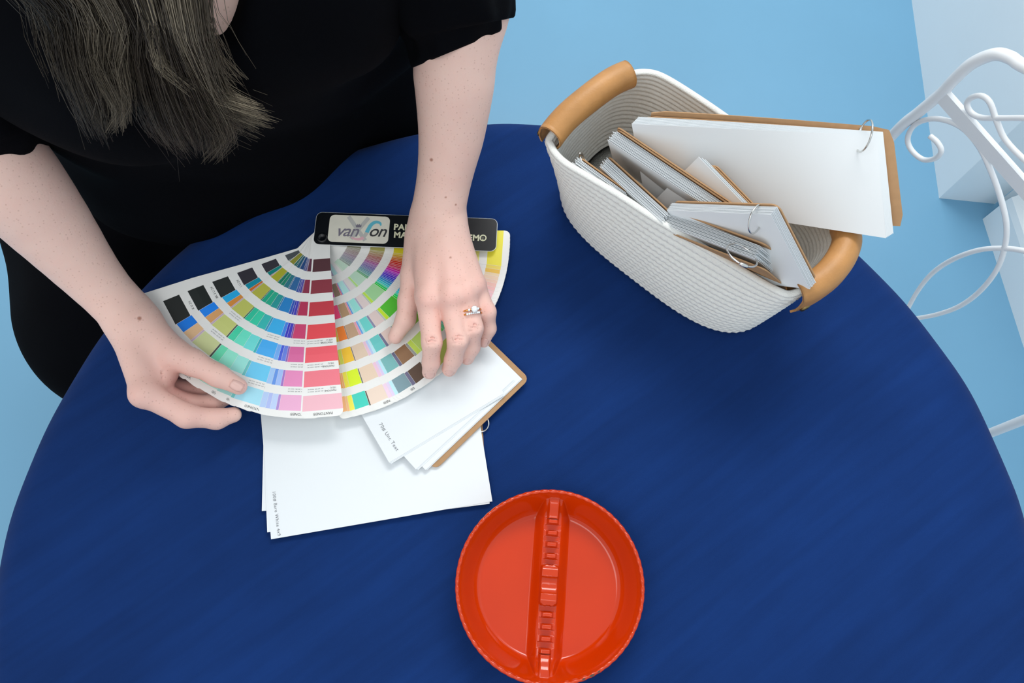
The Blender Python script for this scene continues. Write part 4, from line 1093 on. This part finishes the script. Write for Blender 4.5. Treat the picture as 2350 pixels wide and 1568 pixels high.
# ================================================================== dress
def dress_mesh():
    fd = Field((-.86, .12, .08), (.16, 1.02, 1.30), .0065)
    torso(fd, .013)
    fd.cone(at(WAI, -.07, .03, -.01), at(WAI, .05, .018, -.01), .100, .088, .05)                # soft front resting at the table edge
    fd.chain([at(PEL, .09), np.array([-.155, .62, .68]), np.array([-.15, .60, .80])], [.13, .085, .060], .05)
    fd.chain([at(CHE, .09, -.02, -.10), np.array([-.150, .560, .90])], [.095, .060], .05)
    hipR = np.array([-.535, .53, .55]); kneeR = np.array([-.508, .365, .56]); hipL = at(PEL, .11, .03); kneeL = KL
    fd.chain([at(PEL, -.08), hipR, kneeR], [.15, .152, .132], .05)
    fd.chain([hipL, (hipL+kneeL)/2, kneeL], [.14, .12, .09], .05)
    fd.cone((hipR+hipL)/2, (kneeR+kneeL)/2, .14, .10, .06)
    fd.chain([kneeR+np.array([0, 0, -.02]), kneeR+np.array([.02, .03, -.4])], [.125, .12], .05)
    fd.chain([kneeL+np.array([0, 0, -.02]), kneeL+np.array([0, .05, -.4])], [.085, .10], .05)
    fd.cone(at(PEL, 0, 0, -.02), at(PEL, 0, .02, -.36), .20, .22, .06)
    for S_, E_ in ((SL, EL), (SR, ER)): fd.chain([S_, S_+(E_-S_)*.35], [.064, .058], .03)
    # neck opening
    def hit(px, py, field=None):
        f_ = D0; d = np.array(ray(px, py)); c = np.array([0, 0, CAMZ])
        for t in np.arange(.2, 1.2, .002):
            q = np.round((c+d*t-fd.lo)/fd.h).astype(int)
            if np.all(q >= 0) and np.all(q < fd.n) and f_[tuple(q)] < 0: return c+d*t
        return c+d*.65
    D0 = fd.D.copy()
    inw = np.array(ray(500, 60))*.006; v0, v1, v2 = hit(499, 84)+inw, hit(487, 12)+inw, hit(470, -60)+inw
    for a, b, ra, rb in ((v0, v1, .0120, .0185), (v1, v2, .0185, .030), (v2, at(SHO, 0, .07, .06), .030, .055), (at(SHO, 0, .07, .06), at(SHO, 0, .02, .12), .055, .075)):
        fd.cone(a, b, ra, rb, .004, cut=True)
    V, Fq = fd.mesh(2)
    # soft folds
    n = np.zeros_like(V); a = V[Fq[:, 2]]-V[Fq[:, 0]]; b = V[Fq[:, 3]]-V[Fq[:, 1]]; fn = np.cross(a, b)
    for i in range(4):
        for c in range(3): n[:, c] += np.bincount(Fq[:, i], fn[:, c], len(V))
    n /= np.linalg.norm(n, axis=1)[:, None]+1e-12
    s = (V-PEL) @ lat; z = V[:, 2]
    amp = .0028+.006*np.clip((.7-z)/.5, 0, 1)
    w = amp*np.sin(s*55+z*9+2*np.sin(z*14))+.0018*np.sin(z*60+s*30)
    return V+n*w[:, None], Fq, hit
VD, FD, dress_hit = dress_mesh()
dress = npobj('dress', VD-base, FD, M['dress'], person); dress['label'] = 'black dress'
def sleeve(rings, label):
    """rings: (centre, across, towards the viewer) from the shoulder to the hem"""
    n = 72; V = []
    rows = []
    for i, (c, a, b) in enumerate(rings):
        rows.append((np.array(c, float), np.array(a, float), np.array(b, float)))
    C = spline([np.r_[c, a, b] for c, a, b in rows], 7)
    m = len(C)
    for j, q in enumerate(C):
        c, a, b = q[:3], q[3:6], q[6:9]; t = j/(m-1)
        for k in range(n):
            th = 2*math.pi*k/n; f = 1+(.05+.06*t)*math.sin(5*th+4*t)*(1-t*.35)+.035*math.sin(9*th-5*t)
            V.append(c+f*(math.cos(th)*a+math.sin(th)*b))
    # turned-in hem
    c, a, b = rows[-1]; ax = rows[-2][0]-c; ax /= np.linalg.norm(ax)
    for g, back in ((.97, -.002), (.92, .002), (.88, .012), (.84, .035)):
        for k in range(n):
            th = 2*math.pi*k/n; f = (1+.0715*math.sin(5*th+4)+.035*math.sin(9*th-5))*g
            V.append(c+f*(math.cos(th)*a+math.sin(th)*b)+ax*back)
    V = [v-base for v in V]
    o = meshobj('sleeve', V, grid_faces(n, m+4, True), M['dress'], None, True); o.parent = dress; o['label'] = label
    return o
def ringat(px, py, z, ax, ay, hw, hb):
    """centre by pixel; (ax, ay): image direction across; hw: half width in pixels; hb: half depth in metres"""
    c = Pn(px, py, z); L_ = math.hypot(ax, ay); a = Pn(px+ax/L_*hw, py+ay/L_*hw, z)-c
    b = np.array([0, 0, CAMZ])-c; b -= a*(b @ a)/(a @ a); b *= hb/np.linalg.norm(b)
    return c, a, b
sl_end = [ringat(1035, 20, .985, 1, -.15, 142, .058), ringat(1048, 70, .962, 1, -.28, 112, .050), ringat(1050, 108, .948, 205, -85, 106, .044)]
sleeve([(SL+np.array([-.02, 0, .01]), (lat*.062), np.array([.0, -.055, .05])), (SL*.55+EL*.45, lat*.082, np.array([.0, -.05, .06]))]+sl_end, 'gathered black sleeve above the elbow')
sr_end = [ringat(-20, 270, .985, 1, -.2, 150, .060), ringat(0, 330, .965, 1, -.28, 125, .052), ringat(8, 366, .951, 195, -62, 107, .046)]
sleeve([(SR+np.array([.01, 0, .01]), (lat*.062), np.array([.0, -.055, .05])), (SR*.55+ER*.45, lat*.085, np.array([.0, -.05, .06]))]+sr_end, 'gathered black sleeve above the elbow')

# ================================================================== hair
def hair():
    up = np.array([fwd[0]*-.50, fwd[1]*-.50, .87]); up /= np.linalg.norm(up); fr = fwd*.87+np.array([0, 0, -.5]); fr /= np.linalg.norm(fr)
    h = lambda s, f, u: HED+lat*s+fr*f+up*u
    zy = lambda y: 1.155-.00047*y
    locks = [  # pixel path, side on the head (-1..1), strands, spread at top / tip, lightness, push towards the viewer
     ([(70, 0), (90, 70), (110, 130), (135, 190)], -1.0, 60, .014, .006, .25, .004),
     ([(120, 0), (140, 80), (160, 150), (190, 220), (215, 290), (235, 318)], -.9, 230, .016, .009, .12, .0),
     ([(165, 0), (175, 80), (195, 160), (220, 230), (238, 300)], -.75, 230, .016, .008, .2, .003),
     ([(205, 0), (215, 90), (235, 160), (270, 225), (285, 265), (250, 296)], -.6, 200, .014, .004, .4, .008),
     ([(255, 0), (258, 90), (270, 170), (285, 230), (283, 290)], -.4, 210, .014, .005, .45, .010),
     ([(290, 0), (300, 100), (322, 190), (345, 260), (395, 325)], -.2, 240, .016, .009, .1, .0),
     ([(320, 0), (340, 100), (370, 200), (405, 280), (440, 335)], -.05, 240, .016, .009, .12, .0),
     ([(335, 0), (345, 80), (362, 140), (400, 188), (442, 210)], .1, 120, .008, .003, .95, .014),
     ([(360, 0), (385, 90), (420, 180), (455, 260), (470, 345)], .2, 240, .016, .010, .15, .002),
     ([(395, 0), (420, 80), (450, 150), (495, 215), (545, 242), (595, 247)], .45, 210, .013, .005, .75, .010),
     ([(425, 0), (450, 90), (480, 170), (515, 235), (560, 272), (618, 274)], .6, 200, .013, .007, .55, .008),
     ([(410, 0), (445, 110), (480, 200), (520, 270), (525, 320), (478, 356)], .5, 240, .015, .008, .3, .004),
     ([(450, 0), (478, 80), (502, 140), (530, 180), (555, 186)], .85, 70, .012, .005, .5, .008),
     ([(440, 0), (465, 100), (490, 190), (525, 260), (580, 300), (600, 290)], .7, 200, .014, .009, .35, .004),
     ([(380, 60), (420, 160), (455, 240), (500, 300), (500, 352)], .3, 200, .014, .010, .2, .0),
     ([(310, 60), (330, 150), (350, 230), (380, 290), (425, 345)], .0, 200, .016, .010, .1, -.004),
     ([(230, 60), (240, 150), (262, 230), (290, 275)], -.5, 180, .016, .008, .1, -.004)]
    P_ = []; Cc = []; NP = 18
    def add(guide, count, r0, r1, light, wav=.0032):
        g = resample(spline([tuple(p) for p in guide], 8), 40)
        for _ in range(count):
            o = rng.normal(size=3); o *= (rng.random()**.5)/np.linalg.norm(o); e = 1-.10*rng.random()**2 if rng.random() < .8 else rng.uniform(.82, .95); t = np.linspace(0, e, NP)
            q = np.stack([np.interp(t*39, np.arange(40), g[:, c]) for c in range(3)], 1)
            rad = r0*np.sin(np.clip(t*3.2+.35, 0, math.pi/2))*(1-t)**.6+r1*t
            ph = rng.uniform(0, 6.28, 2); fq = rng.uniform(6, 11)
            q = q+o*rad[:, None]+(lat*np.sin(fq*t+ph[0])[:, None]+fwd*np.sin(fq*.8*t+ph[1])[:, None])*wav*t[:, None]
            if rng.random() < .05: q = q+(t**2)[:, None]*rng.normal(size=3)*.010
            P_.append(q); b = np.clip(light**1.35*rng.uniform(.35, 1.3)+rng.uniform(-.12, .10), 0, 1)
            Cc.append(np.array(lin((40, 32, 25)))*(1-b)+np.array(lin((176, 162, 138)))*b)
    for px, s, n, r0, r1, light, push in locks:
        low = []
        for x, y in px:
            p = Pn(x, y, zy(y)); c = np.array([0, 0, CAMZ]); q = dress_hit(x, y); d = np.array(ray(x, y)); d /= np.linalg.norm(d)
            t = min((p-c) @ d, (q-c) @ d-.014)-push; low.append(c+d*t)          # hangs in front of the dress
        g = [h(s*.03, -.02, .115), h(s*.075, .035, .085), h(s*.10, .055, .0)]+low
        add(g, n, r0, r1, light)
    for s in np.linspace(-1, 1, 15):                # hair over the crown and down the back
        g = [h(0, .02-.05*abs(s), .118), h(s*.07, -.03-.03*(1-abs(s)), .10), h(s*.095, -.06-.04*(1-abs(s)), .02), h(s*.09, -.06-.03*(1-abs(s)), -.07), at(SHO, s*.11, -.07, .01)]
        add(g, 75, .013, .012, .2, .003)
    Pm = np.array(P_); n = len(Pm)
    tan = np.gradient(Pm, axis=1); tan /= np.linalg.norm(tan, axis=2)[..., None]+1e-9
    u = np.cross(tan, np.array([.31, .52, .79])); u /= np.linalg.norm(u, axis=2)[..., None]+1e-9; v = np.cross(tan, u)
    r = (.00042*(1-.75*np.linspace(0, 1, NP)**3))[None, :, None]
    V = np.stack([Pm+r*(math.cos(a)*u+math.sin(a)*v) for a in (0, 2.094, 4.189)], 2).reshape(-1, 3)-base
    i0 = (np.arange(n)[:, None]*NP+np.arange(NP-1)[None, :]).ravel()*3
    Fq = np.vstack([np.stack([i0+k, i0+(k+1) % 3, i0+3+(k+1) % 3, i0+3+k], 1) for k in range(3)])
    o = npobj('hair', V, Fq, M['hair'], person); o['label'] = 'long wavy brown hair with grey and blonde highlights'; o['kind'] = 'stuff'
    ca = o.data.color_attributes.new('Col', 'FLOAT_COLOR', 'POINT'); col = np.ones((len(V), 4), np.float32); col[:, :3] = np.repeat(np.array(Cc), NP*3, 0)
    ca.data.foreach_set('color', col.ravel())
hair()
